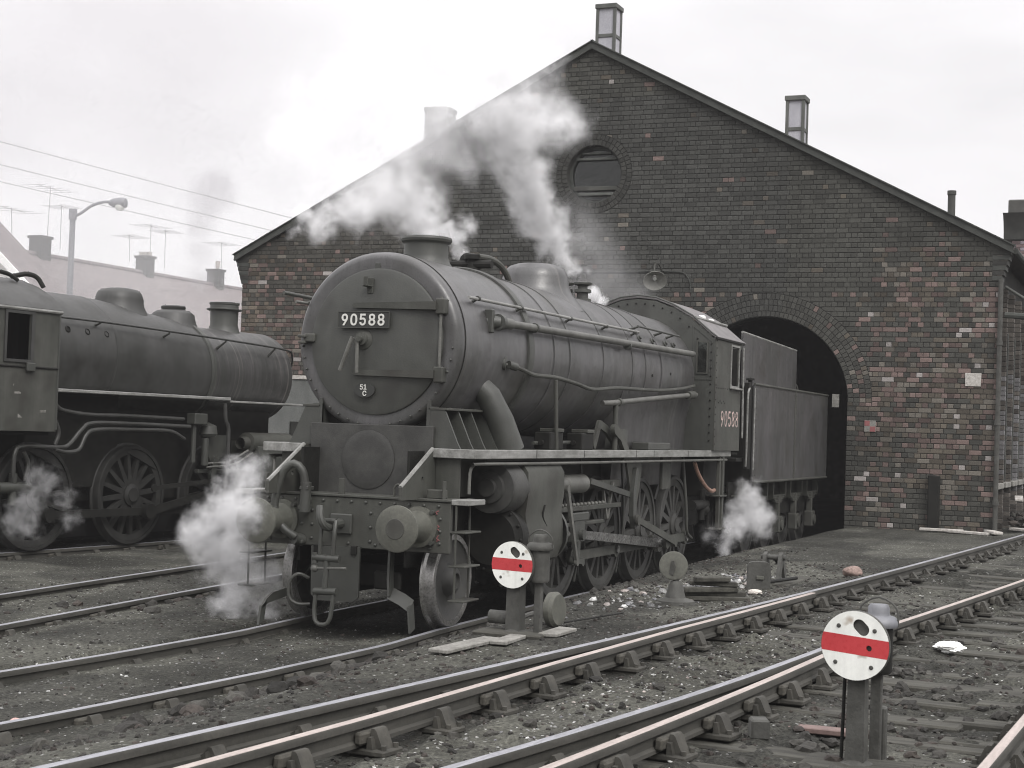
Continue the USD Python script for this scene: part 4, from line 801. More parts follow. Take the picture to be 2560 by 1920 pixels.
A("front_apron", prism(Polygon([(0.40, 0.785), (-0.15, 0.80), (-0.15, 0.30), (-0.09, 0.255), (0.32, 0.245), (0.385, 0.30)]), -0.075, -0.05, "yz"), grime)
A("apron_lugs", join(box(-0.10, -0.05, 0.30, 0.36, 0.72, 0.80, 0.006), box(-0.10, -0.05, -0.12, -0.06, 0.72, 0.81, 0.006)), frame_black)
A("steam_hose", tube(curve([(-0.06, 0.42, 0.46), (-0.14, 0.50, 0.50), (-0.16, 0.58, 0.42), (-0.16, 0.58, 0.26), (-0.12, 0.50, 0.20), (-0.06, 0.40, 0.20)], 0.03), 0.018, 8), grime)
# guard irons
for s, pts in ((1, [(0.45, 0.62, 0.62), (0.40, 0.72, 0.44), (0.20, 0.76, 0.30), (-0.22, 0.77, 0.25), (-0.34, 0.77, 0.20), (-0.38, 0.77, 0.02)]), (-1, [(0.05, -0.44, 0.80), (0.04, -0.44, 0.52), (0.02, -0.46, 0.36), (0.0, -0.60, 0.31), (-0.02, -0.70, 0.26), (-0.03, -0.73, 0.02)])):
    m = []
    for a, b in zip(pts[:-1], pts[1:]):
        a, b = np.array(a), np.array(b); d = b - a
        V = []
        for p in (a - d * 0.02, b + d * 0.02):
            for e in ((0.05, 0.012, 0.02), (-0.05, 0.012, -0.02), (0.05, -0.012, 0.02), (-0.05, -0.012, -0.02)): V.append(p + np.array(e) * (1.0 if abs(d[2]) > 0.12 else 1.0) + np.array([0, 0, 0.0 if abs(d[2]) > 0.1 else (0.03 if e[0] > 0 else -0.03)]))
        m.append(trimesh.convex.convex_hull(np.array(V)))
    A("guard_iron", join(m), grime)
A("pony_truck_frame", join(box(0.15, 2.2, -0.42, -0.36, 0.25, 0.62, 0.01), box(0.15, 2.2, 0.36, 0.42, 0.25, 0.62, 0.01), box(0.20, 0.30, -0.42, 0.42, 0.40, 0.62, 0.01), box(0.1, 0.16, -0.52, -0.22, 0.38, 0.56, 0.02), cyl((0.62, -0.7, 0.47), (0.62, 0.7, 0.47), 0.08, n=14)), frame_black)
for s in (-1, 1):
    c, t = wheel(0.62, s * 0.79, 0.47, 0.475, w=0.135, side=s, solid=True)
    w = A("pony_wheel", c, wheel_look, smooth=35); A("tyre", t, tyre_steel, w, smooth=35)
# cylinders
for s in (-1, 1):
    pr = [(s * 0.62, 1.66), (s * 1.02, 1.67), (s * 1.17, 1.64), (s * 1.225, 1.56), (s * 1.23, 1.30), (s * 1.205, 1.12), (s * 1.23, 0.98), (s * 1.23, 0.76), (s * 1.17, 0.60), (s * 1.02, 0.53), (s * 0.62, 0.55)]
    cl = A("cylinder_casing", prism(pr, 1.66, 2.74, "yz"), dusty, smooth=40)
    A("valve_chest", lathe([(0.0, 0.0), (0.09, 0.0), (0.10, 0.05), (0.16, 0.06), (0.17, 0.10), (0.265, 0.115), (0.275, 0.14), (0.275, 0.50), (0.255, 0.51), (0.255, 0.62)], (1.10, s * 0.98, 1.40), X1, 36), wheel_look, cl, smooth=35)
    A("cylinder_cover", lathe([(0.0, 0.0), (0.28, 0.01), (0.31, 0.04), (0.36, 0.055), (0.365, 0.10), (0.33, 0.11), (0.33, 0.30)], (1.36, s * 0.93, 0.86), X1, 36), frame_black, cl, smooth=35)
    A("cover_bolts", rivets([(1.40, s * 0.93 + 0.335 * math.cos(a), 0.86 + 0.335 * math.sin(a)) for a in np.linspace(0, 2 * pi, 15)[:-1]], 0.018), frame_black, cl, kind="stuff")
    A("dent_crease", tube(curve([(2.18, s * 1.222, 1.20), (2.14, s * 1.216, 1.08), (2.24, s * 1.222, 0.97)], 0.04), 0.012, 6), frame_black, cl)
    A("drain_cock", join(tube([(1.9, s * 0.95, 0.56), (1.9, s * 0.98, 0.42), (1.55, s * 1.0, 0.36)], 0.02, 8), tube([(2.55, s * 0.95, 0.56), (2.55, s * 0.98, 0.42), (1.55, s * 1.05, 0.36)], 0.02, 8)), grime, cl)
    A("cylinder_back_cover", lathe([(0.33, 0.0), (0.33, 0.06), (0.20, 0.08), (0.10, 0.12), (0.0, 0.12)], (2.74, s * 0.95, 0.86), X1, 28), grime, cl)
    A("spindle_guide", lathe([(0.13, 0.0), (0.125, 0.06), (0.10, 0.08), (0.10, 0.42), (0.115, 0.44), (0.115, 1.10), (0.105, 1.12), (0.0, 1.12)], (2.74, s * 1.03, 1.40), X1, 28), pipe_look, cl)
# drivers, rods and motion on each side
XD = [3.59, 5.19, 6.72, 8.34]; RD = 0.715; CR = -0.62
for s in (-1, 1):
    ph = CR if s < 0 else CR + pi / 2
    for k, x in enumerate(XD):
        c, t = wheel(x, s * 0.785, RD, RD, spokes=14, hub=0.16, side=s, weight=ph + pi, crank=ph)
        w = A("driving_wheel", c, wheel_look, smooth=30); A("tyre", t, wheel_look if k < 3 else wheel_look, w, smooth=35)
    cx, cz = 0.33 * math.cos(ph), 0.33 * math.sin(ph)
    y1, y2, y3 = s * 0.93, s * 1.03, s * 1.16
    for k in range(3): A("coupling_rod", rod(XD[k] + cx, RD + cz, XD[k + 1] + cx, RD + cz, y1 + 0.001 * k * s, 0.058, th=0.028, ends=0.105), dusty)
    for k, x in enumerate(XD): A("crank_pin", cyl((x + cx, s * 0.80, RD + cz), (x + cx, s * (1.10 if k == 2 else 0.985), RD + cz), 0.055, n=14), rod_steel)
    bx, bz = XD[2] + cx, RD + cz
    A("connecting_rod", rod(3.72, 0.80, bx, bz, y2, 0.05, 0.062, th=0.034, ends=0.12), rod_steel)
    A("piston_rod", cyl((2.8, s * 1.0, 0.84), (3.7, s * 1.0, 0.80), 0.042, n=14), tyre_steel)
    xh = A("crosshead", join(box(3.5, 3.88, s * 0.97, s * 1.09, 0.70, 1.04, 0.02), box(3.42, 3.98, s * 0.95, s * 1.10, 0.96, 1.06, 0.012), cyl((3.71, s * 0.97, 0.80), (3.71, s * 1.14, 0.80), 0.065, n=14), box(3.62, 3.70, s * 1.05, s * 1.10, 0.44, 0.74, 0.01)), grime)
    A("slide_bar", box(2.82, 5.25, s * 0.98, s * 1.07, 1.075, 1.135, 0.008), dusty); A("slide_bar", box(2.82, 4.6, s * 0.98, s * 1.07, 0.90, 0.945, 0.008), dusty)
    A("slide_bar_bolts", rivets([(x, s * 1.05, 1.15) for x in np.arange(2.9, 4.6, 0.13)], 0.028), pipe_look, kind="stuff")
    A("guide_stay", box(3.84, 5.30, s * 0.96, s * 1.03, 1.33, 1.425, 0.008), dusty)
    mb = Polygon([(5.28, 1.70), (5.98, 1.70), (5.86, 1.28), (5.74, 1.02), (5.69, 0.93), (5.64, 0.94), (5.60, 1.10), (5.50, 1.28)])
    for q in ((5.58, 1.50), (5.70, 1.50), (5.58, 1.40), (5.70, 1.40)): mb = mb.difference(Point(*q).buffer(0.016))
    m = A("motion_bracket", prism(mb, s * 1.09 - 0.015, s * 1.09 + 0.015, "xz"), dusty)
    A("expansion_link", prism(LineString([(5.60, 1.52), (5.52, 1.25), (5.54, 0.96), (5.60, 0.84)]).buffer(0.055), s * 1.13 - 0.03, s * 1.13 + 0.03, "xz"), grime, m)
    A("bracket_foot", box(5.1, 6.1, s * 0.95, s * 1.14, 1.68, 1.772, 0.006), dusty, m)
    A("hanger_bracket", box(7.15, 7.55, s * 0.97, s * 1.02, 1.25, 1.77, 0.01), dusty)
    A("radius_rod", rod(3.95, 1.43, 5.55, 1.22, s * 1.10, 0.035, th=0.018), grime)
    A("combination_lever", rod(2.98, 1.36, 3.36, 0.50, y3 + s * 0.02, 0.034, 0.026, th=0.018, ends=0.045), pipe_look)
    A("union_link", rod(3.36, 0.52, 3.68, 0.48, s * 1.13, 0.03, th=0.02, ends=0.05), grime)
    A("lifting_link", rod(4.55, 1.40, 4.75, 0.95, s * 1.05, 0.02, th=0.014), pipe_look); A("lifting_link", rod(4.95, 1.40, 4.78, 0.95, s * 1.05, 0.02, th=0.014), pipe_look)
    A("return_crank", rod(bx, bz, bx + 0.30, bz + 0.02, s * 1.15, 0.055, 0.04, th=0.025, ends=0.075), dusty)
    A("eccentric_rod", rod(5.58, 0.90, bx + 0.28, bz + 0.01, y3 + s * 0.035, 0.040, 0.048, th=0.018, ends=0.07), dusty)
    for x in XD[:3]: A("brake_hanger", join(box(x + 0.80, x + 0.86, s * 0.76, s * 0.82, 0.25, 1.1, 0.01), prism([(x + 0.74, 0.45), (x + 0.81, 0.42), (x + 0.82, 0.75), (x + 0.74, 0.72)], min(s * 0.72, s * 0.84), max(s * 0.72, s * 0.84), "xz")), frame_black)
    for x in (4.42, 6.0): A("sanding_pipe", tube(curve([(x, s * 0.80, 1.7), (x, s * 0.85, 0.9), (x - 0.1, s * 0.80, 0.18)]), 0.018, 6), grime)
    for x in XD: A("axle_end", cyl((x, s * 0.70, RD), (x, s * 0.90, RD), 0.10, n=16), wheel_look)
    # lubricators and reversing gear standing on the running plate
    for x in (3.05, 4.10):
        lb = A("lubricator", join(box(x - 0.20, x + 0.22, s * 0.80, s * 1.0, 1.80, 2.0, 0.012), cyl((x - 0.25, s * 0.90, 1.88), (x + 0.30, s * 0.90, 1.88), 0.03, n=10)), frame_black)
        A("lid", box(x - 0.02, x + 0.22, s * 0.79, s * 1.01, 2.0, 2.045, 0.008), dusty, lb)
    A("oil_pipe_rail", tube([(2.7, s * 0.85, 1.87), (4.4, s * 0.85, 1.89)], 0.022, 8), grime)
    A("weighshaft_arm", join(prism(LineString([(4.55, 1.86), (4.72, 2.12), (4.98, 2.06), (5.45, 1.84)]).buffer(0.05), s * 0.92 - 0.02, s * 0.92 + 0.02, "xz"), prism(LineString([(5.02, 2.06), (5.25, 1.98), (5.50, 1.78)]).buffer(0.065), s * 1.02 - 0.03, s * 1.02 + 0.03, "xz")), dusty)
    A("reverser_box", prism([(5.35, 1.80), (5.78, 1.80), (5.78, 2.02), (5.70, 2.07), (5.42, 2.06)], min(s * 0.78, s * 0.95), max(s * 0.78, s * 0.95), "xz"), grime)
    A("plate_box", box(6.35, 7.35, s * 0.82, s * 1.06, 1.80, 1.90, 0.01), grime)
for x in XD: A("axle", cyl((x, -0.7, RD), (x, 0.7, RD), 0.085, n=14), frame_black)
for x in (2.9, 4.4, 6.0, 7.5, 9.2): A("frame_stretcher", box(x, x + 0.25, -0.58, 0.58, 0.7, 1.6, 0), frame_black)
# firebox sides, ash pan
A("firebox", join(prism([(-0.90, 2.62), (-0.80, 2.25), (-0.74, 1.3), (0.74, 1.3), (0.80, 2.25), (0.90, 2.62)], 5.72, 8.93, "yz"), box(5.9, 8.7, -0.56, 0.56, 0.5, 1.3, 0)), grime_streak, smooth=20)
# cab
prof = [(-1.245, 3.47), (-1.16, 3.53), (-0.86, 3.78), (-0.55, 3.95), (-0.28, 4.05), (0, 4.08), (0.28, 4.05), (0.55, 3.95), (0.86, 3.78), (1.16, 3.53), (1.245, 3.47)]
front = Polygon([(-1.225, 1.80)] + [(y * 0.985, z - 0.02) for y, z in prof] + [(1.225, 1.80)])
front = front.difference(Point(0, ZC).buffer(0.905, 40)).difference(sbox(-0.74, 1.7, 0.74, 2.6))
wins = []
for s in (-1, 1):
    wp = Polygon([(s * 0.96, 2.96), (s * 1.10, 2.96), (s * 1.10, 3.40), (s * 0.96, 3.42)]); wins.append(wp); front = front.difference(wp)
cf = A("cab_front", prism(front, 8.93, 8.955, "yz"), grime)
for wp, s in zip(wins, (-1, 1)):
    A("window_frame", prism(wp.buffer(0.022, join_style=2).difference(wp), 8.915, 8.93, "yz"), dusty, cf)
    A("pane", prism(wp, 8.94, 8.946, "yz"), pane_dark, cf)
    A("sheet_panel", prism(Polygon([(s * 0.90, 2.86), (s * 1.18, 2.86), (s * 1.18, 3.42), (s * 0.88, 3.66)]).exterior.buffer(0.008), 8.922, 8.93, "yz"), grime, cf)
A("rivets", rivets([(8.925, y, ZC + math.sqrt(max(1.12 ** 2 - y * y, 0))) for y in np.arange(-0.95, 0.96, 0.14)] + [(8.925, -1.17, z) for z in np.arange(1.95, 3.4, 0.12)], 0.014), frame_black, cf, kind="stuff")
for s in (-1, 1):
    sd = Polygon([(8.93, 1.80), (10.42, 1.80), (10.42, 2.74), (10.34, 2.76), (10.34, 3.36), (10.42, 3.40), (10.42, 3.48), (8.93, 3.48)])
    if s < 0: sd = sd.difference(sbox(9.80, 2.80, 10.24, 3.40))  # far side shaped without its window to keep the cab dark
    cs = A("cab_side", prism(sd, min(s * 1.225, s * 1.245), max(s * 1.225, s * 1.245), "xz"), dusty, smooth=False)
    A("window_frame", prism(sbox(9.77, 2.77, 10.27, 3.43).difference(sbox(9.80, 2.80, 10.24, 3.40)), min(s * 1.245, s * 1.26), max(s * 1.245, s * 1.26), "xz"), edge_look, cs)
    A("window_sill", box(9.74, 10.40, s * 1.246, s * 1.29, 2.745, 2.772, 0.006), edge_look, cs)
    A("rivets", rivets([(8.955, s * 1.246, z) for z in np.arange(1.9, 3.45, 0.11)] + [(x, s * 1.246, 2.74) for x in np.arange(9.0, 9.7, 0.12)] + [(9.12 + 0.09 * k, s * 1.246, 2.52 + 0.03 * (k % 2)) for k in range(5)], 0.010), frame_black, cs, kind="stuff")
    A("cab_handrail", tube([(10.44, s * 1.27, 3.42), (10.46, s * 1.28, 2.0)], 0.016, 8), edge_look, cs)
    if s < 0:
        for k, c in enumerate("90588"): A("digit", text_on(c, 0.235, (9.36 + 0.215 * k, -1.2455, 2.285), (1, 0, 0), (0, 0, 1), 0.003, False, squeeze=0.92), letter_faded, cs)
roof = Polygon(prof + [(y * 1.012, z + 0.028) for y, z in prof[::-1]])
cr = A("cab_roof", prism(roof, 8.965, 10.62, "yz"), roof_sky_pale, smooth=30)
A("roof_angle", tube([(8.93, y, z + 0.036) for y, z in prof], 0.014, 6), grime, cr)
for s in (-1, 1):
    A("gutter_strip", tube([(8.95, s * 0.90, 3.785), (10.6, s * 0.94, 3.775)], 0.022, 6), edge_look, cr)
    A("gutter_strip", box(8.90, 10.55, s * 1.235, s * 1.265, 3.46, 3.495, 0.006), frame_black, cr)
A("roof_vent_cover", box(9.6, 9.75, -0.84, -0.74, 3.80, 3.87, 0.02), white_wood, cr); A("roof_vent_cover", box(9.95, 10.1, -0.88, -0.78, 3.77, 3.84, 0.02), white_wood, cr)
A("cab_floor", box(8.96, 10.5, -1.2, 1.2, 1.74, 1.77, 0), frame_black)
A("backhead", join(lathe([(0.0, 0.0), (0.86, 0.0), (0.88, -0.05)], (9.35, 0, ZC - 0.2), X1, 24), box(9.36, 9.5, -0.4, 0.4, 2.2, 3.2, 0.03)), void_black)
# cab steps, injector and pipes under the cab
for s in (-1, 1):
    A("cab_step", join(box(9.50, 9.56, s * 1.14, s * 1.20, 0.58, 1.70, 0.008), box(9.64, 9.72, s * 1.15, s * 1.21, 0.54, 1.72, 0.008), box(9.40, 9.80, s * 1.02, s * 1.24, 1.10, 1.125, 0.006), box(9.40, 9.84, s * 1.02, s * 1.24, 0.60, 0.625, 0.006)), dusty)
    A("feed_pipe", tube(curve([(8.45, s * 1.10, 1.62), (8.60, s * 1.12, 1.45), (8.90, s * 1.14, 1.28), (9.25, s * 1.14, 1.19), (9.50, s * 1.12, 1.20)]), 0.030, 10), copper)
    A("injector", join(cyl((8.7, s * 1.0, 0.98), (9.45, s * 1.0, 0.98), 0.075, n=14), cyl((9.25, s * 1.0, 0.75), (9.25, s * 1.0, 1.2), 0.05, n=12), trimesh.creation.icosphere(2, 0.10).apply_translation([9.35, s * 1.0, 0.90]), tube([(9.35, s * 1.05, 0.9), (9.45, s * 1.05, 0.62), (9.6, s * 1.1, 0.5)], 0.025, 8)), frame_black)
    A("water_pipe", tube(curve([(8.35, s * 0.95, 1.7), (8.42, s * 1.0, 1.0), (8.5, s * 1.0, 0.62), (8.75, s * 1.0, 0.5)]), 0.022, 8), grime)
A("drag_box", box(9.3, 10.55, -1.0, 1.0, 1.1, 1.72, 0.01), frame_black)

# ------------------------------------------------------------------ its tender
TD = Thing("tender", "riveted tender with raised coal bunker coupled behind the 90588 engine", "tender", (14.3, 0, 0))
B = TD.add
tk = B("tank_side", box(11.38, 17.30, -1.235, -1.20, 1.29, 2.88, 0.008), grime_streak)
B("tank_side", box(11.38, 17.30, 1.20, 1.235, 1.29, 2.88, 0.008), grime_streak)
B("tank_top", box(11.40, 17.28, -1.20, 1.20, 2.83, 2.862, 0.004), grime); B("tank_front", box(11.40, 11.43, -1.20, 1.20, 1.2, 2.83, 0.004), frame_black); B("tank_rear", box(17.26, 17.295, -1.20, 1.20, 1.29, 2.83, 0.004), grime)
B("tank_bottom", box(11.5, 17.2, -1.19, 1.19, 1.25, 1.285, 0), frame_black)
B("beading", tube([(11.38, -1.232, 2.885), (17.30, -1.232, 2.885)], 0.022, 8), dusty, tk); B("beading", tube([(11.42, -1.24, 1.285), (17.30, -1.24, 1.285)], 0.022, 8), dusty, tk)
B("vertical_strap", box(14.36, 14.46, -1.243, -1.236, 1.30, 2.87, 0.002), dusty, tk)
B("rivets", rivets([(x, -1.237, z) for x in (14.31, 14.50, 17.2, 11.5) for z in np.arange(1.4, 2.85, 0.10)], 0.009), grime, tk, kind="stuff")
bk = B("bunker", prism([(11.36, 2.86), (15.38, 2.86), (15.38, 3.60), (15.30, 3.66), (11.36, 3.72)], -1.02, -0.985, "xz"), grime_streak); B("bunker", prism([(11.36, 2.86), (15.38, 2.86), (15.38, 3.60), (15.30, 3.66), (11.36, 3.72)], 0.985, 1.02, "xz"), grime_streak)
B("bunker_rear", prism([(-1.0, 2.86), (1.0, 2.86), (1.0, 3.60), (0.5, 3.70), (-0.5, 3.70), (-1.0, 3.60)], 15.35, 15.385, "yz"), grime)
B("bunker_rim", tube([(11.36, -1.005, 3.73), (15.36, -1.005, 3.655)], 0.022, 8), edge_look, bk); B("bunker_front", box(11.36, 11.40, -1.0, 1.0, 2.86, 3.45, 0), frame_black)
coal = []
for k in range(420):
    x, y = rng.uniform(11.55, 15.2), rng.uniform(-0.9, 0.9)
    h = 3.2 + 0.42 * (1 - (y / 1.0) ** 2) * math.sin((x - 11.3) / 4.2 * pi) + rng.uniform(-0.06, 0.06)
    s = trimesh.creation.icosphere(0, rng.uniform(0.06, 0.15)); s.apply_scale([rng.uniform(.7, 1.3), rng.uniform(.7, 1.3), rng.uniform(.6, 1.0)]); s.apply_transform(trimesh.transformations.random_rotation_matrix(rng.random(3))); s.apply_translation([x, y, h]); coal.append(s)
B("coal_floor", box(11.45, 15.3, -0.97, 0.97, 2.95, 3.2, 0.01), frame_black)
single("coal", join(coal), frame_black, "heap of black coal in the tender bunker", "coal", kind="stuff", smooth=False)
fl = B("filler", join(lathe([(0.30, 0), (0.30, 0.14), (0.27, 0.17), (0, 0.18)], (16.5, -0.45, 2.85), (0, 0, 1), 24), tube(curve([(16.3, -0.75, 2.88), (16.35, -0.75, 3.02), (16.55, -0.75, 3.05), (16.7, -0.75, 2.95), (16.7, -0.75, 2.87)], 0.05), 0.03, 8)), pipe_look)
B("standpipe", join(box(11.0, 11.12, -1.24, -1.16, 1.5, 2.9, 0.01), cyl((11.2, -1.2, 1.5), (11.2, -1.2, 2.95), 0.035, n=10), lathe([(0.07, 0), (0.07, 0.03), (0.0, 0.05)], (11.2, -1.2, 2.94), (0, 0, 1), 14)), frame_black)
B("handrail", tube(curve([(11.0, -1.25, 2.80), (10.84, -1.27, 2.76), (10.80, -1.27, 2.6), (10.80, -1.27, 1.8), (10.85, -1.25, 1.55)]), 0.016, 8), edge_look); B("handrail", tube([(11.3, -1.26, 2.82), (11.3, -1.26, 1.5)], 0.014, 8), edge_look)
B("front_platform", box(10.65, 11.4, -1.15, 1.15, 1.62, 1.68, 0.008), frame_black)
for s in (-1, 1):
    fr = Polygon([(10.9, 1.28), (17.4, 1.28), (17.4, 0.98), (16.9, 0.98), (16.6, 0.66), (11.8, 0.66), (11.4, 0.98), (10.9, 0.98)])
    B("frame", prism(fr, s * 0.95 - 0.015, s * 0.95 + 0.015, "xz"), frame_black)
    for x in (12.6, 14.0, 15.35, 16.75):
        c, t = wheel(x, s * 0.785, 0.475, 0.475, w=0.135, side=s, solid=True)
        w = B("wheel", c, wheel_look); B("tyre", t, wheel_look, w)
        ab = B("axlebox", join(box(x - 0.13, x + 0.13, s * 0.96, s * 1.13, 0.34, 0.64, 0.02), cyl((x, s * 1.12, 0.48), (x, s * 1.16, 0.48), 0.09, n=14)), dusty)
        B("spring", join(*[box(x - 0.48 + 0.07 * q, x + 0.48 - 0.07 * q, s * 1.0, s * 1.08, 0.99 - 0.03 * q, 1.015 - 0.03 * q, 0.003) for q in range(5)], box(x - 0.05, x + 0.05, s * 0.99, s * 1.09, 0.62, 1.02, 0.006), *[prism([(x + e * 0.48 - 0.09, 1.26), (x + e * 0.48 + 0.09, 1.26), (x + e * 0.48, 0.94)], min(s * 0.99, s * 1.09), max(s * 0.99, s * 1.09), "xz") for e in (-1, 1)]), dusty, ab)
    B("step", join(box(10.95, 11.35, s * 1.0, s * 1.2, 1.05, 1.08, 0.005), box(10.95, 11.35, s * 1.0, s * 1.2, 0.55, 0.58, 0.005), box(10.96, 10.99, s * 1.1, s * 1.18, 0.55, 1.3, 0.005), box(11.31, 11.34, s * 1.1, s * 1.18, 0.55, 1.3, 0.005)), dusty)

# ------------------------------------------------------------------ second engine on the left road, seen from its cab side, chimney leading away
E2 = Thing("steam_locomotive", "dull second steam engine at the left edge with stubby double lipped chimney", "steam engine", (6.36 + 0.0, 8.47, 0), yaw=-0.0848, world=False)
A2 = E2.add
zc2 = 2.93
bt = [(0.93, -1.6), (0.93, 0.3), (0.92, 0.35), (0.86, 2.45)]
bm = lathe([(0.95, -1.75), (0.95, -0.05), (0.935, 0.0), (0.93, 0.35), (0.91, 0.9), (0.885, 1.6), (0.855, 2.46)], (0, 0, zc2), X1, 80)
bm.vertices[:, 2] -= np.clip((bm.vertices[:, 0] - 0.35) / 2.11, 0, 1) * 0.13
b2 = A2("boiler", bm, dull_grime, smooth=40)
sb2 = A2("smokebox", lathe([(0.80, 2.46), (0.805, 4.80), (0.79, 4.86), (0.72, 4.88), (0.70, 4.88)], (0, 0, 2.80), X1, 80), lime_grime, smooth=40)
A2("joint_ring", lathe([(0.86, 2.44), (0.885, 2.45), (0.89, 2.50), (0.87, 2.56), (0.81, 2.57)], (0, 0, 2.80), X1, 80), grime, sb2, smooth=40)
A2("smokebox_door", lathe([(0.70, 4.88), (0.68, 4.93), (0.5, 4.98), (0.0, 5.03)], (0, 0, 2.80), X1, 48), grime, sb2)
A2("firebox_shoulder", lathe([(0.94, -0.10), (0.952, -0.06), (0.952, -0.02), (0.93, 0.03)], (0, 0, zc2), X1, 80), dull_grime, b2)
for k in range(3): A2("washout_plug", lathe([(0.055, -0.03), (0.055, 0.01), (0.04, 0.02), (0.035, 0.005), (0.0, 0.005)], (-1.05 + 0.42 * k, -0.88, 3.28 - 0.01 * k), (0, -0.93, 0.37), 16), frame_black, b2)
d2 = A2("dome", lathe([(0.56, -0.30), (0.47, -0.14), (0.40, 0.0), (0.385, 0.10), (0.36, 0.20), (0.30, 0.26), (0.15, 0.285), (0.0, 0.29)], (1.05, 0, 3.81), (0, 0, 1), 40), dull_grime, smooth=50)
tf = A2("top_feed_dome", lathe([(0.56, -0.34), (0.45, -0.20), (0.385, -0.06), (0.35, 0.08), (0.29, 0.13), (0.20, 0.15), (0.19, 0.165), (0.205, 0.18), (0.205, 0.21), (0.17, 0.225), (0, 0.23)], (2.42, 0, 3.70), (0, 0, 1), 36), dull_grime, smooth=45)
A2("chimney", lathe([(0.42, -0.20), (0.32, -0.08), (0.27, 0.02), (0.245, 0.12), (0.245, 0.33), (0.25, 0.36), (0.29, 0.375), (0.315, 0.385), (0.315, 0.40), (0.255, 0.41), (0.25, 0.47), (0.265, 0.48), (0.265, 0.51), (0.22, 0.51), (0.21, 0.1)], (3.82, 0, 3.58), (0, 0, 1), 40), grime)
h2 = A2("handrail", tube(curve([(-1.7, -0.93, 3.45), (0, -0.93, 3.435), (2.5, -0.90, 3.375), (4.4, -0.86, 3.31), (4.80, -0.80, 3.24), (5.0, -0.66, 3.05), (5.02, -0.60, 2.85)], 0.2), 0.019, 8), dull_grime)
for x, y in ((-0.4, -0.93), (1.25, -0.91), (2.75, -0.89), (4.2, -0.86)): A2("stanchion", tube([(x, y, 3.41 - 0.025 * x), (x, -0.70, 3.33 - 0.04 * x)], [0.016, 0.026], 8), grime, h2)
# cab
pr2 = [(-1.33, 3.47), (-1.15, 3.66), (-0.85, 3.82), (-0.5, 3.93), (0, 3.97), (0.5, 3.93), (0.85, 3.82), (1.15, 3.66), (1.33, 3.47)]
cr2 = A2("cab_roof", prism(Polygon(pr2 + [(y * 1.01, z + 0.03) for y, z in pr2[::-1]]), -4.6, -1.66, "yz"), dull_grime, smooth=30)
A2("gutter_strip", tube([(-4.6, -1.335, 3.47), (-1.66, -1.335, 3.47)], 0.028, 8), edge_look, cr2)
A2("roof_rail", tube(curve([(-2.6, -0.62, 3.93), (-2.4, -0.66, 4.02), (-2.1, -0.70, 4.0), (-1.95, -0.74, 3.92)], 0.05), 0.03, 8), frame_black, cr2)
A2("roof_ventilator", tube(curve([(-3.2, -0.3, 4.0), (-2.9, -0.35, 4.03), (-2.7, -0.38, 4.0)], 0.05), 0.035, 8), frame_black, cr2)
A2("whistle_pipe", tube(curve([(-1.95, -0.60, 3.98), (-1.7, -0.66, 4.04), (-1.55, -0.72, 4.0), (-1.5, -0.8, 3.86)], 0.05), 0.035, 8), frame_black, cr2)
A2("cab_front", prism(Polygon([(-1.30, 1.78)] + [(y * 0.98, z - 0.01) for y, z in pr2] + [(1.30, 1.78)]).difference(Point(0, zc2).buffer(0.94, 40)), -1.71, -1.68, "yz"), grime)
for s in (-1, 1):
    sd = sbox(-4.6, 1.76, -1.68, 3.46)
    if s < 0: sd = sd.difference(sbox(-2.72, 2.76, -2.26, 3.40)).difference(sbox(-4.7, 2.5, -3.3, 3.40))  # far sheet left windowless so the cab inside stays dark
    c2 = A2("cab_side", prism(sd, min(s * 1.30, s * 1.325), max(s * 1.30, s * 1.325), "xz"), dusty, smooth=False)
    A2("window_frame", prism(sbox(-2.76, 2.72, -2.20, 3.44).difference(sbox(-2.72, 2.76, -2.26, 3.40)), min(s * 1.325, s * 1.35), max(s * 1.325, s * 1.35), "xz"), dull_grime, c2)
    A2("beading", tube([(-4.6, s * 1.33, 2.66), (-1.70, s * 1.33, 2.66)], 0.016, 8), frame_black, c2); A2("beading", tube([(-1.69, s * 1.325, 1.78), (-1.69, s * 1.325, 3.46)], 0.018, 8), grime, c2)
    A2("window_bracket", box(-2.34, -2.18, s * 1.33, s * 1.38, 2.60, 2.72, 0.01), grime, c2)
A2("lime_smears", join(*[rough(box(a, b, -1.3285, -1.3262, c, d, 0.001), 0.012, 9, k) for k, (a, b, c, d) in enumerate(((-2.08, -1.98, 1.99, 2.03), (-2.02, -1.90, 2.02, 2.06), (-2.45, -2.36, 1.95, 2.0), (-2.55, -2.50, 2.22, 2.42), (-2.52, -2.40, 2.28, 2.31)))]), concrete, kind="stuff")
A2("cab_inside", box(-4.5, -1.75, -1.25, 1.25, 1.7, 1.75, 0), void_black)
A2("cab_rear", box(-4.6, -4.55, -1.3, 1.3, 1.7, 3.5, 0), void_black)  # added black sheet keeping daylight out of the cab window
A2("backhead", box(-2.0, -1.75, -0.8, 0.8, 1.8, 3.6, 0.05), void_black)
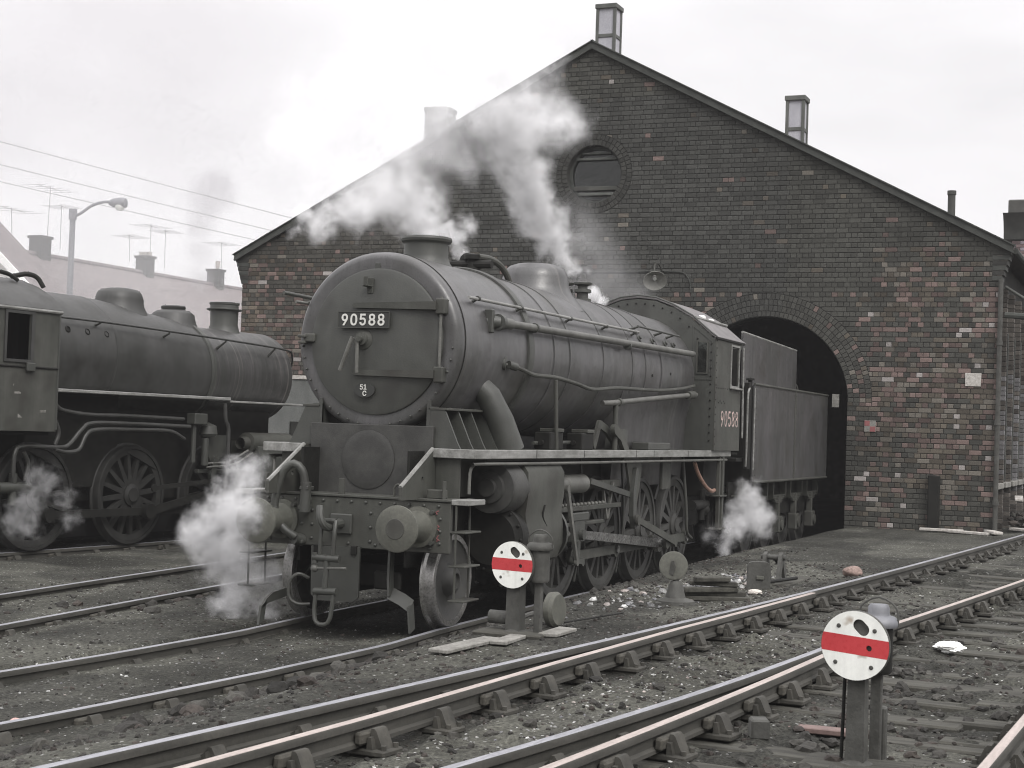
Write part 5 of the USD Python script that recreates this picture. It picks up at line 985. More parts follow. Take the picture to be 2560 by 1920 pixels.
# running plate and pipes
for s in (-1, 1):
    A2("running_plate", box(-1.66, 2.52, s * 0.78, s * 1.22, 2.335, 2.385, 0.008), edge_look); A2("running_plate", box(2.53, 4.95, s * 0.74, s * 1.20, 2.30, 2.335, 0.006), edge_look)
    A2("main_frame", box(-4.3, 5.6, s * 0.58, s * 0.61, 0.7, 1.75, 0), frame_black)
A2("firebox", box(-1.7, 0.3, -0.75, 0.75, 0.9, 2.7, 0.02), frame_black)
A2("ash_pan", box(-1.3, 4.3, -0.5, 0.5, 0.12, 0.9, 0.02), void_black)  # added near-black box, gives the dark seen between the wheels
A2("belly", box(0.3, 4.6, -0.5, 0.5, 1.2, 2.3, 0.02), frame_black)
for P in ([(-1.60, -1.12, 2.30), (-1.45, -1.12, 2.12), (-1.25, -1.12, 2.06), (-0.75, -1.12, 2.02), (0, -1.12, 2.02), (1.42, -1.12, 2.0)], [(-2.30, -1.15, 1.10), (-2.28, -1.15, 1.45), (-2.1, -1.15, 1.54), (-1.4, -1.15, 1.53), (-1.2, -1.15, 1.58), (-0.95, -1.15, 1.80), (-0.72, -1.15, 1.895), (0.2, -1.15, 1.90), (1.55, -1.15, 1.88)],
          [(-2.05, -1.13, 1.05), (-2.0, -1.13, 1.30), (-2.1, -1.13, 1.46)], [(-1.5, -1.15, 1.50), (-1.25, -1.15, 1.46), (-1.0, -1.15, 1.50), (-0.85, -1.15, 1.72), (-0.62, -1.15, 1.80), (0.3, -1.15, 1.81), (1.05, -1.15, 1.80), (1.42, -1.15, 1.68)], [(-1.55, -1.1, 2.3), (-1.50, -1.1, 2.0), (-1.38, -1.1, 1.75), (-1.45, -1.1, 1.56)]):
    A2("feed_pipe", tube(curve(P), 0.032, 10), dull_grime)
A2("feed_pipe", tube(curve([(2.38, -1.2, 2.28), (2.42, -1.2, 2.0), (2.50, -1.2, 1.85), (2.50, -1.2, 1.2), (2.44, -1.2, 0.75)]), 0.034, 10), dull_grime)
# wheels, rods, valve gear
for s in (-1, 1):
    for x in (-1.55, 0.55, 2.62):
        c, t = wheel(x, s * 0.79, 0.785, 0.785, spokes=16, hub=0.17, side=s, weight=1.2, crank=-0.9 if s < 0 else 0.7)
        w = A2("driving_wheel", c, dim_wheel); A2("tyre", t, dim_wheel, w)
    c, t = wheel(4.75, s * 0.79, 0.46, 0.46, side=s, solid=True); w = A2("leading_wheel", c, wheel_look); A2("tyre", t, dim_wheel, w)
    ox, oz = 0.33 * math.cos(-0.9), 0.33 * math.sin(-0.9)
    A2("coupling_rod", rod(-1.55 + ox, 0.785 + oz, 0.55 + ox, 0.785 + oz, s * 0.95, 0.06, th=0.03, ends=0.11), frame_black); A2("coupling_rod", rod(0.55 + ox, 0.786 + oz, 2.62 + ox, 0.786 + oz, s * 0.952, 0.06, th=0.03, ends=0.11), frame_black)
    A2("connecting_rod", rod(0.55 + ox, 0.785 + oz, 2.95, 0.92, s * 1.06, 0.062, 0.05, th=0.03, ends=0.12), frame_black)
    A2("eccentric_rod", rod(0.72, 0.90, 2.3, 1.0, s * 1.16, 0.035, th=0.016, ends=0.06), frame_black)
    A2("expansion_link", prism(LineString([(2.25, 1.35), (2.18, 1.1), (2.24, 0.85)]).buffer(0.06), s * 1.14 - 0.03, s * 1.14 + 0.03, "xz"), grime)
    A2("radius_rod", rod(2.2, 1.3, 3.25, 1.42, s * 1.08, 0.03, th=0.02), dull_grime)
    cy2 = A2("cylinder", prism([(s * 0.62, 1.66), (s * 1.0, 1.68), (s * 1.2, 1.56), (s * 1.24, 1.3), (s * 1.24, 0.8), (s * 1.1, 0.6), (s * 0.62, 0.6)], 3.35, 4.35, "yz"), grime)
    A2("valve_chest", lathe([(0.10, -0.15), (0.12, 0.0), (0.185, 0.02), (0.185, 1.20), (0.15, 1.22), (0.12, 1.30), (0.0, 1.30)], (3.25, s * 1.0, 1.62), X1, 28), dusty, cy2)
    A2("slide_bars", join(box(1.9, 3.35, s * 1.0, s * 1.08, 1.12, 1.18, 0.008), box(2.9, 3.2, s * 0.98, s * 1.1, 0.8, 1.12, 0.02)), grime)
    A2("motion_bracket", prism([(2.0, 1.75), (2.7, 1.75), (2.6, 1.2), (2.3, 1.2)], s * 1.03 - 0.02, s * 1.03 + 0.02, "xz"), grime)
    A2("mechanical_lubricator", join(box(1.62, 1.95, s * 1.02, s * 1.2, 1.92, 2.10, 0.012), lathe([(0.12, 0), (0.15, 0.05), (0.13, 0.18), (0.0, 0.24)], (2.1, s * 1.1, 1.72), (0, 0, 1), 16), cyl((1.72, s * 1.1, 1.3), (1.72, s * 1.1, 1.92), 0.04, n=10), cyl((2.0, s * 1.12, 1.25), (2.0, s * 1.12, 1.7), 0.06, n=12)), grime)
    A2("lubricator_pipes", join(tube(curve([(2.0, s * 1.15, 1.28), (2.6, s * 1.16, 1.32), (3.2, s * 1.1, 1.50)]), 0.018, 6), tube(curve([(2.0, s * 1.17, 1.22), (2.7, s * 1.18, 1.27), (3.3, s * 1.12, 1.46)]), 0.018, 6)), pipe_look)
    A2("injector", join(cyl((-2.5, s * 1.05, 0.95), (-1.9, s * 1.05, 0.95), 0.08, n=14), cyl((-2.2, s * 1.05, 0.7), (-2.2, s * 1.05, 1.15), 0.06, n=12)), grime)
    A2("front_plate", prism(sbox(4.55, 1.30, 5.75, 2.02).difference(Polygon([(4.95, 1.80), (5.45, 1.80), (5.35, 1.72), (5.05, 1.72)])), s * 1.0 - 0.015, s * 1.0 + 0.015, "xz"), dull_grime)
    for x in (-1.55, 0.55, 2.62): A2("axle_end", cyl((x, s * 0.7, 0.785), (x, s * 0.90, 0.785), 0.11, n=16), dim_wheel)
A2("buffer_beam", box(5.75, 5.82, -1.2, 1.2, 0.8, 1.3, 0.01), grime); A2("front_platform", box(4.9, 5.8, -1.15, 1.15, 1.30, 1.33, 0.005), dull_grime)
for s in (-1, 1): A2("buffer", lathe([(0.2, 0.0), (0.13, 0.06), (0.12, 0.3), (0.08, 0.31), (0.08, 0.42), (0.2, 0.44), (0.22, 0.46), (0.0, 0.48)], (5.82, s * 0.87, 1.05), X1, 28), olive)
for x in (-1.55, 0.55, 2.62): A2("axle", cyl((x, -0.75, 0.785), (x, 0.75, 0.785), 0.09, n=12), frame_black)

# ------------------------------------------------------------------ ground signals
def zat(x, y): return float(zground(x, y))
def disc_signal(name, label, at, n, tilt, lamp_off, post_w, label_cat="ground signal"):
    x, y, zc = at; n = np.array([n[0], n[1], 0.0]); n /= np.linalg.norm(n)
    r = np.array([-n[1], n[0], 0]) ; r = -r if r @ rr < 0 else r
    zg = zat(x, y)
    T = Thing(name, label, label_cat, (x, y, zg), group=None)
    c, s = math.cos(tilt), math.sin(tilt); up0 = np.array([0, 0, 1.0])
    R = r * c - up0 * s; U = r * s + up0 * c
    def face(poly, d0, d1):
        m = prism(poly, d0, d1, "xy"); M = np.eye(4); M[:3, 0] = R; M[:3, 1] = U; M[:3, 2] = n; M[:3, 3] = (x, y, zc)
        if np.linalg.det(M[:3, :3]) < 0: M[:3, 2] = -M[:3, 2]; m.vertices[:, 2] *= -1; m.invert()
        return xf(m, M)
    disc = Point(0, 0).buffer(0.188, 32)
    eye = LineString([(0.012, 0.112), (0.036, 0.092)]).buffer(0.034, 12)
    small = Point(0.078, -0.004).buffer(0.016, 10)
    plate = disc.difference(eye).difference(small)
    band = plate.intersection(sbox(-1, -0.048, 1, 0.050))
    d = T.add("disc", face(plate.difference(band), -0.012, 0.0), white_enamel, smooth=False)
    T.add("red_band", face(band, -0.012, 0.0005), red_enamel, d, smooth=False)
    T.add("disc_rim", face(Point(0, 0).buffer(0.190, 32).difference(Point(0, 0).buffer(0.1835, 32)), -0.03, -0.0015), grey_cast, d)
    T.add("back_drum", lathe([(0.0, -0.13), (0.12, -0.13), (0.165, -0.11), (0.186, -0.03), (0.186, -0.02), (0.0, -0.0165)], np.array([x, y, zc]) + R * 0.004 - U * 0.006, n, 36), grey_cast)
    for a, b in ((-0.100, 0.095), (0.100, 0.095), (-0.100, -0.105), (0.100, -0.105)):
        T.add("rivet", xf(lathe([(0.0, 0.006), (0.008, 0.005), (0.0125, 0.0), (0.0, -0.001)], (0, 0, 0), (0, 0, 1), 12), np.vstack([np.c_[R, U, n, np.array([x, y, zc]) + R * a + U * b + n * 0.0008], [0, 0, 0, 1]])), grey_cast, d)
    P = np.array([x, y, 0]) - n * 0.085
    w0, w1 = post_w
    V = []
    for z, w in ((zg - 0.2, w0), (zc - 0.06, w1)):
        for a, b in ((-1, -1), (1, -1), (1, 1), (-1, 1)): V.append(P + r * a * w - n * b * w * 0.8 + up0 * z)
    T.add("post", trimesh.convex.convex_hull(np.array(V)), grey_cast, smooth=False)
    L = np.array([x, y, zc]) - n * lamp_off[0] + r * lamp_off[1]
    lz = lamp_off[2]
    lp = T.add("lamp_case", lathe([(0.0, -0.24), (0.070, -0.24), (0.082, -0.22), (0.082, 0.03), (0.0, 0.03)], L + up0 * lz, up0, 24), grey_cast if not lamp_off[3] else frame_black, smooth=40)
    T.add("lamp_cap", lathe([(0.0, 0.02), (0.105, 0.02), (0.113, 0.035), (0.110, 0.058), (0.09, 0.078), (0.064, 0.085), (0.060, 0.10), (0.060, 0.128), (0.050, 0.145), (0.0, 0.15)], L + up0 * lz, up0, 24), lamp_grey if lamp_off[3] else grey_cast, lp, smooth=40)
    T.add("lamp_handle", tube(curve([L + up0 * (lz + 0.03) + r * 0.11, L + up0 * (lz + 0.13) + r * 0.10, L + up0 * (lz + 0.185), L + up0 * (lz + 0.13) - r * 0.10, L + up0 * (lz + 0.03) - r * 0.11], 0.03), 0.006, 6), grey_cast, lp)
    T.add("lamp_bracket", box(L[0] - 0.03, L[0] + 0.03, L[1] - 0.03, L[1] + 0.03, zg - 0.1, zc + lz - 0.22, 0.006), grey_cast)
    T.add("working_rod", tube([P + r * -0.075 + up0 * (zc - 0.16), P + r * -0.085 + up0 * (zg + 0.02)], 0.010, 8), frame_black)
    T.add("base_board", rough(box(x - 0.12, x + 0.24, y - 0.30, y + 0.28, zg - 0.12, zg + 0.025, 0.012), 0.008, 6), timber)
    T.add("base_casting", lathe([(0.13, -0.03), (0.13, 0.015), (0.08, 0.03), (0.05, 0.045), (0.0, 0.045)], (P[0], P[1], zg), up0, 20), grey_cast)
    return T, zg
T1, zg1 = disc_signal("ground_signal", "nearest round white ground signal with red band, between foreground rails", (-5.36, -6.0, 0.905), (-1, 0.10), math.radians(4.0), (0.30, 0.045, 0.060, True), (0.056, 0.046))
T2, zg2 = disc_signal("ground_signal", "smaller round white ground signal with red band beside the engine wheels", (-2.2, -2.66, 0.925), (-1, 0.12), math.radians(0.5), (0.13, 0.185, 0.105, False), (0.066, 0.060))
T2.add("crank_barrel", cyl((-2.05, -2.42, zg2 + 0.12), (-2.05, -2.62, zg2 + 0.12), 0.055, n=16), grey_cast)
T1.add("stay_post", box(-5.02, -4.94, -6.12, -6.05, zg1 - 0.2, zg1 + 0.30, 0.01), grey_cast)
# balance weight beside the middle signal
wx, wy = -1.42, -2.74; wz = zat(wx, wy)
W1 = Thing("lever_weight", "upright oval cast weight just right of the smaller signal", "point weight", (wx, wy, wz))
W1.add("weight", lathe([(0.0, -0.05), (0.12, -0.05), (0.148, -0.03), (0.152, 0.02), (0.13, 0.05), (0.0, 0.055)], (wx, wy, wz + 0.15), (-0.12, -0.99, 0.05), 32), olive)
W1.add("lever_arm", tube([(wx, wy + 0.04, wz + 0.15), (wx - 0.35, wy + 0.10, wz + 0.13), (wx - 0.6, wy + 0.12, wz + 0.10)], 0.022, 8), grey_cast)
W1.add("wire_run", tube([(wx, wy - 0.1, wz + 0.05), (wx + 1.1, wy - 0.25, wz + 0.04)], 0.008, 6), frame_black)
# third signal seen from behind
bx, by = 0.99, -3.06; bz = zat(bx, by)
B3 = Thing("ground_signal", "small olive ground disc on a cast foot beside the foreground rail", "ground signal", (bx, by, bz))
nb = np.array([-0.93, -0.3, 0.1])
db = B3.add("disc", lathe([(0.0, 0.006), (0.128, 0.006), (0.140, 0.0), (0.142, -0.02), (0.12, -0.03), (0.0, -0.03)], (bx, by, 0.735), nb, 32), olive)
B3.add("arm_plate", xf(prism([(-0.012, 0.03), (0.012, 0.03), (0.035, -0.10), (-0.005, -0.11), (-0.03, -0.03)], 0, 0.012, "yz"), trimesh.transformations.translation_matrix([bx - 0.028, by, 0.755])), grey_cast, db)
B3.add("post", tube([(bx + 0.03, by - 0.02, bz), (bx + 0.04, by - 0.02, 0.66)], [0.045, 0.03], 12), grey_cast)
B3.add("foot", lathe([(0.20, -0.05), (0.19, 0.03), (0.10, 0.06), (0.07, 0.18), (0.045, 0.22), (0.0, 0.22)], (bx + 0.03, by - 0.02, bz), (0, 0, 1), 20), grey_cast)
B3.add("base_plate", box(bx - 0.14, bx + 0.20, by - 0.15, by + 0.14, bz - 0.05, bz + 0.02, 0.01), grey_cast)
# stacked dark timbers behind it
Tb = Thing("timber_stack", "low stack of dark old timbers right of the olive disc", "timber", (1.75, -3.2, zat(1.75, -3.2)))
for k in range(5):
    zz = zat(1.7, -3.2) + 0.05 * k
    m = rough(box(-0.05, 0.05, -0.42 + 0.05 * k, 0.40 - 0.06 * k, 0, 0.048, 0.008), 0.012, 6, k)
    Tb.add("plank", xf(m, rotz(0.5 + 0.12 * (k % 3), (1.72 + 0.07 * (k % 2), -3.22, zz))), timber)
# point box and rodding
PB = Thing("point_indicator", "squat round topped cast point indicator beside the foreground rail", "point indicator", (3.1, -3.40, 0.36))
pz = zat(3.1, -3.4)
pb_ = Polygon([(-0.125, -0.05), (0.125, -0.05), (0.125, 0.24), (0.11, 0.275), (0.07, 0.29), (-0.07, 0.29), (-0.11, 0.275), (-0.125, 0.24)])
q = prism(pb_, -0.05, 0.05, "yz"); q.apply_transform(rotz(0.35, (3.1, -3.40, pz)))
PB.add("case", q, grey_cast, smooth=False)
PB.add("pointer", xf(box(-0.072, -0.052, -0.05, 0.03, 0.10, 0.14, 0.004), rotz(0.35, (3.1, -3.40, pz))), olive)
PB.add("rod", tube([(3.2, -3.45, pz + 0.06), (4.0, -3.62, pz + 0.06)], 0.02, 8), frame_black)
PL = Thing("point_lever", "dark triangular point lever stand behind the squat indicator", "point lever", (3.95, -3.36, 0.36)); z0 = zat(3.95, -3.36)
for dy in (-0.09, 0.09):
    PL.add("side_casting", prism(Polygon([(3.72, z0 - 0.04), (4.22, z0 - 0.04), (4.02, z0 + 0.33), (3.96, z0 + 0.36), (3.89, z0 + 0.33)]).difference(Polygon([(3.86, z0 + 0.06), (4.08, z0 + 0.06), (3.97, z0 + 0.24)])), -3.36 + dy - 0.02, -3.36 + dy + 0.02, "xz"), grey_cast)
PL.add("lever", tube([(3.97, -3.36, z0 + 0.30), (4.35, -3.40, z0 + 0.12)], 0.024, 8), frame_black); PL.add("pivot", cyl((3.96, -3.5, z0 + 0.30), (3.96, -3.22, z0 + 0.30), 0.03, n=12), grey_cast)
PL.add("base_timber", rough(box(3.6, 4.9, -3.60, -3.42, z0 - 0.08, z0 + 0.03, 0.012), 0.008, 5), timber)
# single stones and litter
def stone(name, label, cat, at, size, mat=None, tint=None, seed=0, flat=0.6, amp=0.10, kind=None, group=None):
    m = trimesh.creation.icosphere(3, 1.0); v = np.array(m.vertices)
    m.vertices = v * (1 + amp * 4 * (meshkit.fbm(v * 1.4 + seed * 7.3, 3, seed)[:, None] - 0.5)); m.apply_scale(np.array(size) / 2)
    m.apply_transform(rotz(seed * 1.3, at)); return single(name, m, mat or stone_look, label, cat, smooth=50, tint=tint)
stone("loose_brick_lump", "rounded pinkish lump of brick beside the far foreground rail", "stone", (5.37, -4.0, zat(5.37, -4.0) + 0.05), (0.26, 0.22, 0.15), tint=np.array([0.26, 0.19, 0.165]), seed=2)
stone("pale_stone", "small chalk white stone in front of the squat point indicator", "stone", (2.55, -3.5, zat(2.55, -3.5) + 0.02), (0.18, 0.16, 0.07), tint=np.array([0.62, 0.58, 0.53]), seed=3)
stone("pink_stone", "small pink stone between rails at the bottom left", "stone", (-5.35, -0.35, zat(-5.35, -0.35) + 0.02), (0.10, 0.12, 0.07), tint=np.array([0.55, 0.36, 0.33]), seed=4)
pm = trimesh.creation.icosphere(4, 1.0); v = np.array(pm.vertices)
pm.vertices = v * (1 + 0.9 * (meshkit.fbm(v * 2.6, 4, 8)[:, None] - 0.5)) * np.array([0.13, 0.12, 0.045]); pm.apply_translation([-0.2, -5.86, zat(-0.2, -5.86) + 0.04])
single("crumpled_paper", pm, white_wood, "crumpled white paper on the sleepers right of the nearest signal", "paper", smooth=25)
single("iron_block", xf(box(-0.065, 0.065, -0.055, 0.055, 0, 0.12, 0.012), rotz(0.4, (-4.85, -5.36, 0.25))), grey_cast, "small dark iron block on the ballast left of the nearest signal", "iron block")
single("reddish_board", xf(rough(box(-0.06, 0.06, -0.22, 0.16, 0, 0.035, 0.006), 0.006, 6), rotz(0.12, (-4.5, -5.62, 0.255))), look("reddish_board_paint", (0.15, 0.10, 0.09), (0.20, 0.14, 0.125), 6.0), "short reddish board lying by the small iron block", "board")
for k, (x, y, a, L, w, lab) in enumerate(((-3.05, -2.66, -0.05, 0.95, 0.16, "longest pale flat board on the ash left of the smaller signal"), (-2.55, -2.80, 0.06, 0.55, 0.14, "short pale board at the foot of the smaller signal"), (-1.95, -2.98, 0.02, 0.50, 0.16, "pale flat board right of the smaller signal's post"))):
    m = rough(box(-L / 2, L / 2, -w / 2, w / 2, 0, 0.03, 0.006), 0.010, 4, k)
    single("flat_board", xf(m, rotz(a, (x, y, zat(x, y) + 0.005))), concrete, lab, "board")
bd = [(16.7, -3.55, 0.05, 0.8, "whitish board flat on the ground by the shed wall foot"), (16.6, -3.98, -0.35, 1.0, "long whitish plank pointing to the shed corner"), (16.55, -4.5, -1.2, 0.7, "whitish plank lying at the shed's right corner"), (17.6, -5.0, -0.6, 0.7, "pale plank lying beyond the shed's right corner")]
for k, (x, y, a, L, lab) in enumerate(bd):
    m = rough(box(-L / 2, L / 2, -0.09, 0.09, 0, 0.05, 0.008), 0.012, 4, 20 + k)
    single("loose_plank", xf(m, rotz(a + pi / 2, (x, y, zat(x, y) + 0.02))), ash_board, lab, "plank")
for k, (x, y, z, a, e, L, lab) in enumerate(((18.4, -4.95, 0.62, 0.4, 0.22, 1.5, "upper pale plank leaning on the rubbish heap by the side wall"), (18.1, -5.0, 0.50, 0.55, 0.12, 1.2, "lower pale plank on the rubbish heap by the side wall"), (18.7, -4.75, 0.98, 0.1, -0.05, 0.9, "topmost pale board on the rubbish heap by the side wall"))):
    m = rough(box(-L / 2, L / 2, -0.08, 0.08, 0, 0.045, 0.008), 0.010, 4, 30 + k); m.apply_transform(trimesh.transformations.rotation_matrix(e, [0, 1, 0]))
    single("leaning_plank", xf(m, rotz(a, (x, y, z))), ash_board, lab, "plank")
def lumps(n, px, py, s0, s1, zf, tints, seed, lvl=0, flat=(0.5, 1.0), p=1.6):
    r = np.random.default_rng(seed); base = trimesh.creation.icosphere(lvl, 1.0); bv, bf = np.array(base.vertices), np.array(base.faces)
    x, y = px(r, n), py(r, n); z = zf(x, y); s = s0 + (s1 - s0) * r.random(n) ** p
    V = bv[None] * (1 + 0.5 * (r.random((n, len(bv), 1)) - 0.5)) * s[:, None, None] * np.stack([r.uniform(.7, 1.3, n), r.uniform(.7, 1.3, n), r.uniform(*flat, n)], 1)[:, None]
    a = r.uniform(0, 2 * pi, n); ca, sa = np.cos(a)[:, None], np.sin(a)[:, None]
    X = V[..., 0] * ca - V[..., 1] * sa + x[:, None]; Y = V[..., 0] * sa + V[..., 1] * ca + y[:, None]; Z = V[..., 2] + z[:, None] + 0.25 * s[:, None]
    F = (bf[None] + (np.arange(n) * len(bv))[:, None, None]).reshape(-1, 3)
    t = np.array([tints[i] for i in r.integers(0, len(tints), n)]) * r.uniform(0.6, 1.35, (n, 1))
    return TM(np.stack([X, Y, Z], -1).reshape(-1, 3), F, process=False), np.repeat(t, len(bv), axis=0)
dark = [(0.024, 0.023, 0.020), (0.040, 0.038, 0.034), (0.056, 0.054, 0.048), (0.045, 0.038, 0.033)]
m, t = lumps(230, lambda r, n: r.uniform(18.0, 21.5, n), lambda r, n: -4.62 - np.abs(r.normal(0, 0.25, n)), 0.02, 0.09, lambda x, y: 0.36 + 0.35 * np.exp(-((x - 18.9) / 1.0) ** 2) * np.exp(-((y + 4.6) / 0.5) ** 2), dark, 4)
single("rubbish_heap", m, stone_look, "dark heap of rubble and rubbish against the shed's side wall", "rubble heap", kind="stuff", smooth=False, tint=t)
zg_ = lambda x, y: zground(x, y) - 0.004
U = lambda a, b: (lambda r, n: r.uniform(a, b, n))
allm = []
for n, fx, fy, s0, s1, ti, sd in (
    (17000, U(-9.3, 7.5), U(-8.6, -1.2), 0.006, 0.024, dark, 1), (9000, U(-9.3, 10), U(-2.6, 5.2), 0.006, 0.024, dark, 2), (900, U(-9, 4), U(-8.0, -3.5), 0.015, 0.045, dark, 3),
    (300, lambda r, n: r.uniform(-7.5, 3, n), lambda r, n: -1.2 - np.abs(r.normal(0, 0.4, n)), 0.015, 0.085, dark, 5), (160, lambda r, n: r.uniform(-8, 2, n), lambda r, n: r.uniform(2.4, 5.0, n), 0.02, 0.08, dark, 6), (260, lambda r, n: r.uniform(-8, -1, n), lambda r, n: -5.6 - np.abs(r.normal(0, 0.5, n)), 0.015, 0.07, dark, 8)):
    allm.append(lumps(n, fx, fy, s0, s1, zg_, ti, sd, lvl=1 if s1 > 0.04 else 0, p=2.4))
M_ = join(*[a for a, b in allm])
single("cinders", M_, stone_look, kind="stuff", smooth=False, tint=np.vstack([b for a, b in allm]), label="loose cinders and small coal strewn over the ash ground", cat="cinders")
pale = [(0.22, 0.22, 0.21), (0.42, 0.42, 0.41), (0.15, 0.15, 0.16), (0.30, 0.26, 0.24), (0.09, 0.09, 0.09), (0.08, 0.08, 0.08)]
allm = []
for n, fx, fy, s0, s1, sd in ((1500, lambda r, n: r.uniform(-8.5, 2, n), lambda r, n: r.normal(-4.25, 0.28, n), 0.004, 0.014, 11), (380, U(-9, 4), U(-7.8, -2.4), 0.004, 0.013, 12), (420, lambda r, n: r.normal(2.9, 0.9, n), lambda r, n: r.normal(-2.9, 0.17, n), 0.012, 0.05, 13), (260, U(-7, 1), U(-1.0, 0.6), 0.004, 0.016, 14), (30, lambda r, n: r.normal(0.8, 0.7, n), lambda r, n: r.normal(-2.5, 0.2, n), 0.015, 0.055, 15)):
    allm.append(lumps(n, fx, fy, s0, s1, zg_, pale, sd, p=2.2))
single("clinker", join(*[a for a, b in allm]), glint_look, kind="stuff", smooth=False, tint=np.vstack([b for a, b in allm]), label="bright flecks of glassy clinker glinting among the rails", cat="clinker")

# ------------------------------------------------------------------ steam and drifting smoke
def plume(name, label, sph, dens, scale, amp, col=(0.998, 0.996, 1.0), soft=0.5, an=0.0, tear=0.0, kcat="steam", detail=6.0, grow=0.35, tscale=1.7):
    m = manifold3d.Manifold()
    for s in sph: m += manifold3d.Manifold.sphere(s[3] + amp * grow, 20).translate(s[:3])
    nodes = {"g": ("geometry", {}), "n": ("noise_texture", {"scale": scale, "detail": detail, "roughness": 0.6}), "ns": ("vector_math", {"math_type": "subtract", "vector2": (.5, .5, .5)}),
             "nm": ("vector_math", {"math_type": "scale", "scale": amp * 2.0}), "ad": ("vector_math", {"math_type": "add"}),
             "mr": ("map_range", {"range_type": "smoothstep", "from_min": 0.0, "from_max": soft, "to_min": 0.0, "to_max": 1.0, "clamp": True}),
             "n2": ("noise_texture", {"scale": scale * tscale, "detail": 4.0, "roughness": 0.6}), "m2": ("map_range", {"from_min": 0.5 - 0.12, "from_max": 0.5 + 0.12, "to_min": 1.0 - tear, "to_max": 1.0, "clamp": True}),
             "mm": ("math", {"math_type": "multiply"}), "md": ("math", {"math_type": "multiply"}),
             "v": ("principled_volume", {"color": col, "anisotropy": an})}
    links = [("g.position", "n.vector"), ("n.color", "ns.vector1"), ("ns.vector", "nm.vector1"), ("g.position", "ad.vector1"), ("nm.vector", "ad.vector2"), ("g.position", "n2.vector"), ("n2.fac", "m2.value")]
    prev = None
    for i, s in enumerate(sph):
        x, y, z, r = s[:4]; w = s[4] if len(s) > 4 else 1.0
        nodes[f"d{i}"] = ("vector_math", {"math_type": "distance", "vector2": (x, y, z)}); nodes[f"e{i}"] = ("math", {"math_type": "multiply_add", "value2": -w / r, "value3": w})
        links += [("ad.vector", f"d{i}.vector1"), (f"d{i}.value", f"e{i}.value1")]
        if prev is None: prev = f"e{i}.value"
        else:
            nodes[f"q{i}"] = ("math", {"math_type": "smoothmax", "value3": 0.12}); links += [(prev, f"q{i}.value1"), (f"e{i}.value", f"q{i}.value2")]; prev = f"q{i}.value"
    nodes["md"][1]["value2"] = dens
    links += [(prev, "mr.value"), ("mr.result", "mm.value1"), ("m2.result", "mm.value2"), ("mm.value", "md.value1"), ("md.value", "v.density")]
    mt = usdkit.material(stage, f"/World/Looks/{name}_look_{len(used)}", nodes, links, volume="v.volume")
    return single(name, m, mt, label, kcat)
plume("steam_plume", "dense white steam column rising from the engine's dome", [(6.74, 0.3, 4.26, 0.20), (6.64, 0.36, 4.46, 0.27), (6.50, 0.45, 4.66, 0.33), (6.22, 0.55, 4.92, 0.40), (5.95, 0.6, 5.18, 0.45, .9), (5.62, 0.6, 5.44, 0.50, .8), (5.40, 0.65, 5.76, 0.55, .7), (5.2, 0.7, 6.10, 0.62, .6), (6.05, 0.7, 6.42, 0.60, .45), (6.95, 0.7, 6.40, 0.55, .45), (7.62, 0.7, 6.52, 0.40, .42), (4.4, 0.8, 6.15, 0.58, .36), (3.5, 0.9, 5.90, 0.45, .45), (5.1, 0.8, 6.75, 0.66, .36), (6.25, 0.7, 7.10, 0.52, .40), (4.2, 0.9, 6.8, 0.6, .28), (5.3, .9, 7.5, .7, .14), (4.6, 1.0, 8.2, .8, .10)], 9.0, 2.9, 0.42, tear=0.7, soft=1.0, tscale=1.9)
plume("steam_plume", "ragged white steam drifting left from the engine's chimney", [(0.9, 1.2, 4.17, 0.20), (1.35, 1.2, 4.25, 0.26), (1.88, 1.2, 4.42, 0.33), (2.43, 1.2, 4.62, 0.42), (3.02, 1.2, 4.82, 0.48), (3.66, 1.2, 4.80, 0.42), (3.1, 0.9, 4.45, 0.34), (3.6, 0.9, 4.45, 0.30), (4.3, 0.9, 4.60, 0.24), (2.6, 0.4, 4.18, 0.20), (3.3, 1.3, 5.25, 0.48, .6)], 5.2, 3.1, 0.42, tear=0.8, soft=1.0, tscale=1.9)
plume("steam_wisp", "small curl of steam just right of the engine's chimney", [(2.69, 0.2, 4.22, 0.13), (2.8, 0.2, 4.09, 0.14), (2.95, 0.2, 3.94, 0.14), (2.60, 0.25, 4.33, 0.11)], 6.0, 6.0, 0.13, tear=0.7, tscale=2.0)
plume("steam_cloud", "billowing white steam beside the front buffer beam's left end", [(-0.45, 0.98, 1.48, 0.24), (-0.55, 0.98, 1.30, 0.27), (-0.5, 1.15, 1.07, 0.32), (-0.4, 1.45, 0.83, 0.30), (-0.2, 1.42, 0.63, 0.31), (-0.55, 0.95, 0.90, 0.22), (0, 1.25, 0.44, 0.33), (0.3, 1.16, 0.38, 0.26), (0.2, 1.48, 0.12, 0.25), (0.4, 1.2, 0.06, 0.20), (0.3, 1.45, -0.06, 0.14), (-0.76, 0.80, 1.12, 0.27), (-0.3, 1.2, 0.66, 0.26)], 10.0, 3.9, 0.31, tear=0.75, tscale=1.9, soft=1.15)
plume("steam_puff", "round puff of steam below the engine's cab steps", [(9.60, -1.3, 0.32, 0.22), (9.75, -1.3, 0.56, 0.22), (10.64, -1.35, 0.82, 0.42), (11.2, -1.4, 0.66, 0.32), (10.6, -1.35, 1.12, 0.28), (10.1, -1.3, 0.66, 0.28), (9.0, -1.25, 0.55, 0.2, .5)], 8.0, 3.9, 0.34, tear=0.75, tscale=1.9, soft=1.15)
plume("steam_puff", "tiny bright puff of steam at the safety valves", [(7.26, 0.1, 3.95, 0.15), (7.02, 0.1, 3.97, 0.12), (7.60, 0.1, 3.90, 0.10)], 7.0, 7.0, 0.13, tear=0.5, tscale=2.0)
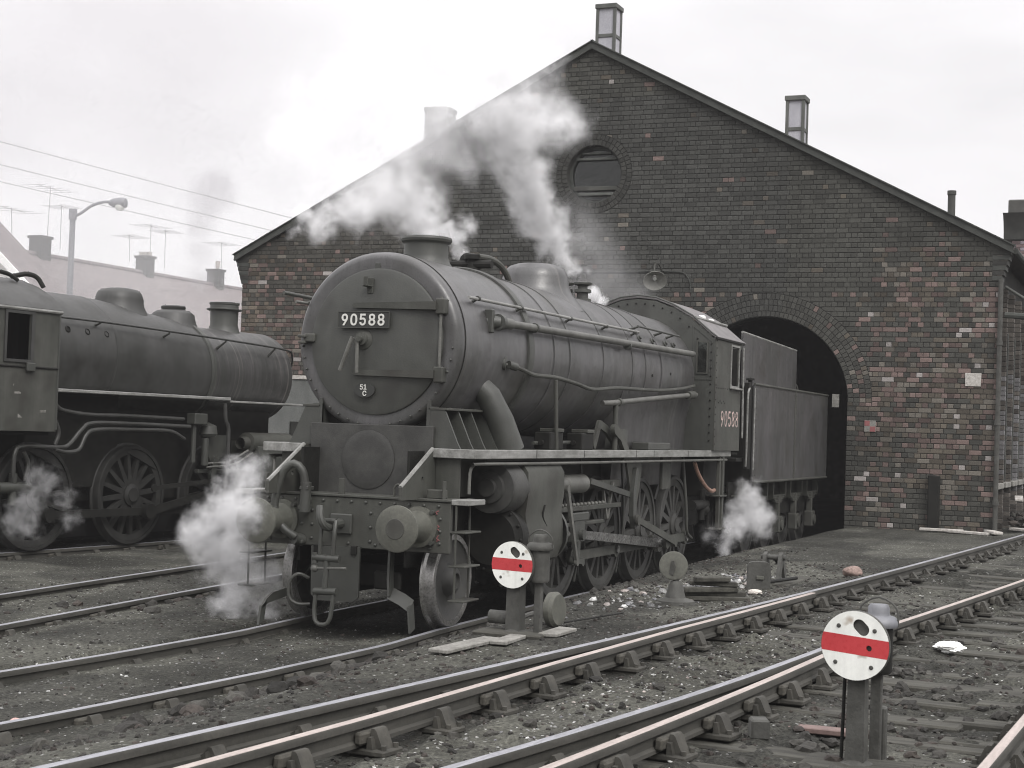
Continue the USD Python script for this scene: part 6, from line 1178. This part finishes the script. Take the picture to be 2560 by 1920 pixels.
plume("steam_wisp", "faint curls of steam low beside the second engine's wheels", [(3.64, 6.7, 1.12, 0.28), (3.2, 6.7, 0.54, 0.30), (3.33, 6.7, 0.80, 0.26), (4.06, 6.7, 0.86, 0.22), (4.2, 6.7, 0.5, 0.2)], 0.9, 4.2, 0.30, tear=0.9, tscale=1.8)
plume("thin_steam", "thin veil of steam against the dark wall near the yard lamp", [(10.5, 1.2, 4.6, 0.9), (9.6, 1.4, 5.2, 0.8), (11.6, 1.0, 4.4, 0.6)], 0.22, 1.3, 0.5, tear=0.7, soft=0.9)
plume("drifting_smoke", "pale smoke drifting across the houses behind the second engine", [(12, 18, 3.5, 5.5), (20, 19, 4.5, 6.0), (27, 20, 5.0, 6.0), (16, 16.5, 6.5, 4.0), (6, 17, 3.0, 5.0)], 0.030, 0.25, 1.6, tear=0.45, soft=0.7, detail=3.0, kcat="smoke")
plume("dark_smoke", "dark smudge of smoke rising over the house roofs at left", [(32.3, 23.5, 6.8, 0.7), (32.2, 23.5, 7.7, 0.7), (32.1, 23.5, 8.5, 0.75), (32.4, 23.5, 9.3, 0.9), (33.0, 23.5, 10.0, 1.1)], 0.55, 0.9, 0.5, col=(0.35, 0.33, 0.35), tear=0.4, soft=0.8, kcat="smoke")
plume("steam_veil", "thin veil of steam hanging over the shed's left roof slope", [(4.15, 1.7, 5.6, 0.75), (5.24, 1.7, 5.95, 0.7), (3.4, 1.7, 5.0, 0.6), (6.03, 1.7, 5.7, 0.5), (5.0, 1.7, 5.15, 0.5), (3.6, 1.8, 6.4, 0.8), (2.6, 1.8, 4.95, 0.6), (1.7, 1.8, 5.2, 0.6), (2.4, 1.9, 5.8, 0.6)], 0.85, 1.7, 0.45, tear=0.75, soft=0.8)
plume("smoke_bank", "broad thin grey smoke bank filling the sky over the second engine", [(19, 18, 11, 6.5), (26, 21, 14, 8), (12, 16, 10, 6), (22, 20, 20, 8), (9, 15, 15, 6), (15, 17, 17, 6)], 0.050, 0.16, 3.0, col=(0.66, 0.64, 0.66), tear=0.5, soft=0.9, detail=3.0, kcat="smoke")

hz_box = trimesh.creation.box(bounds=[[-430, -430, -1.5], [630, 530, 32.0]])
air = usdkit.material(stage, "/World/Looks/thin_haze", {"v": ("principled_volume", {"color": (0.93, 0.92, 0.92), "density": 0.0004})}, volume="v.volume")
single("haze", hz_box, air, kind="stuff", label="thin smoky haze hanging over the whole yard", cat="haze", smooth=False)
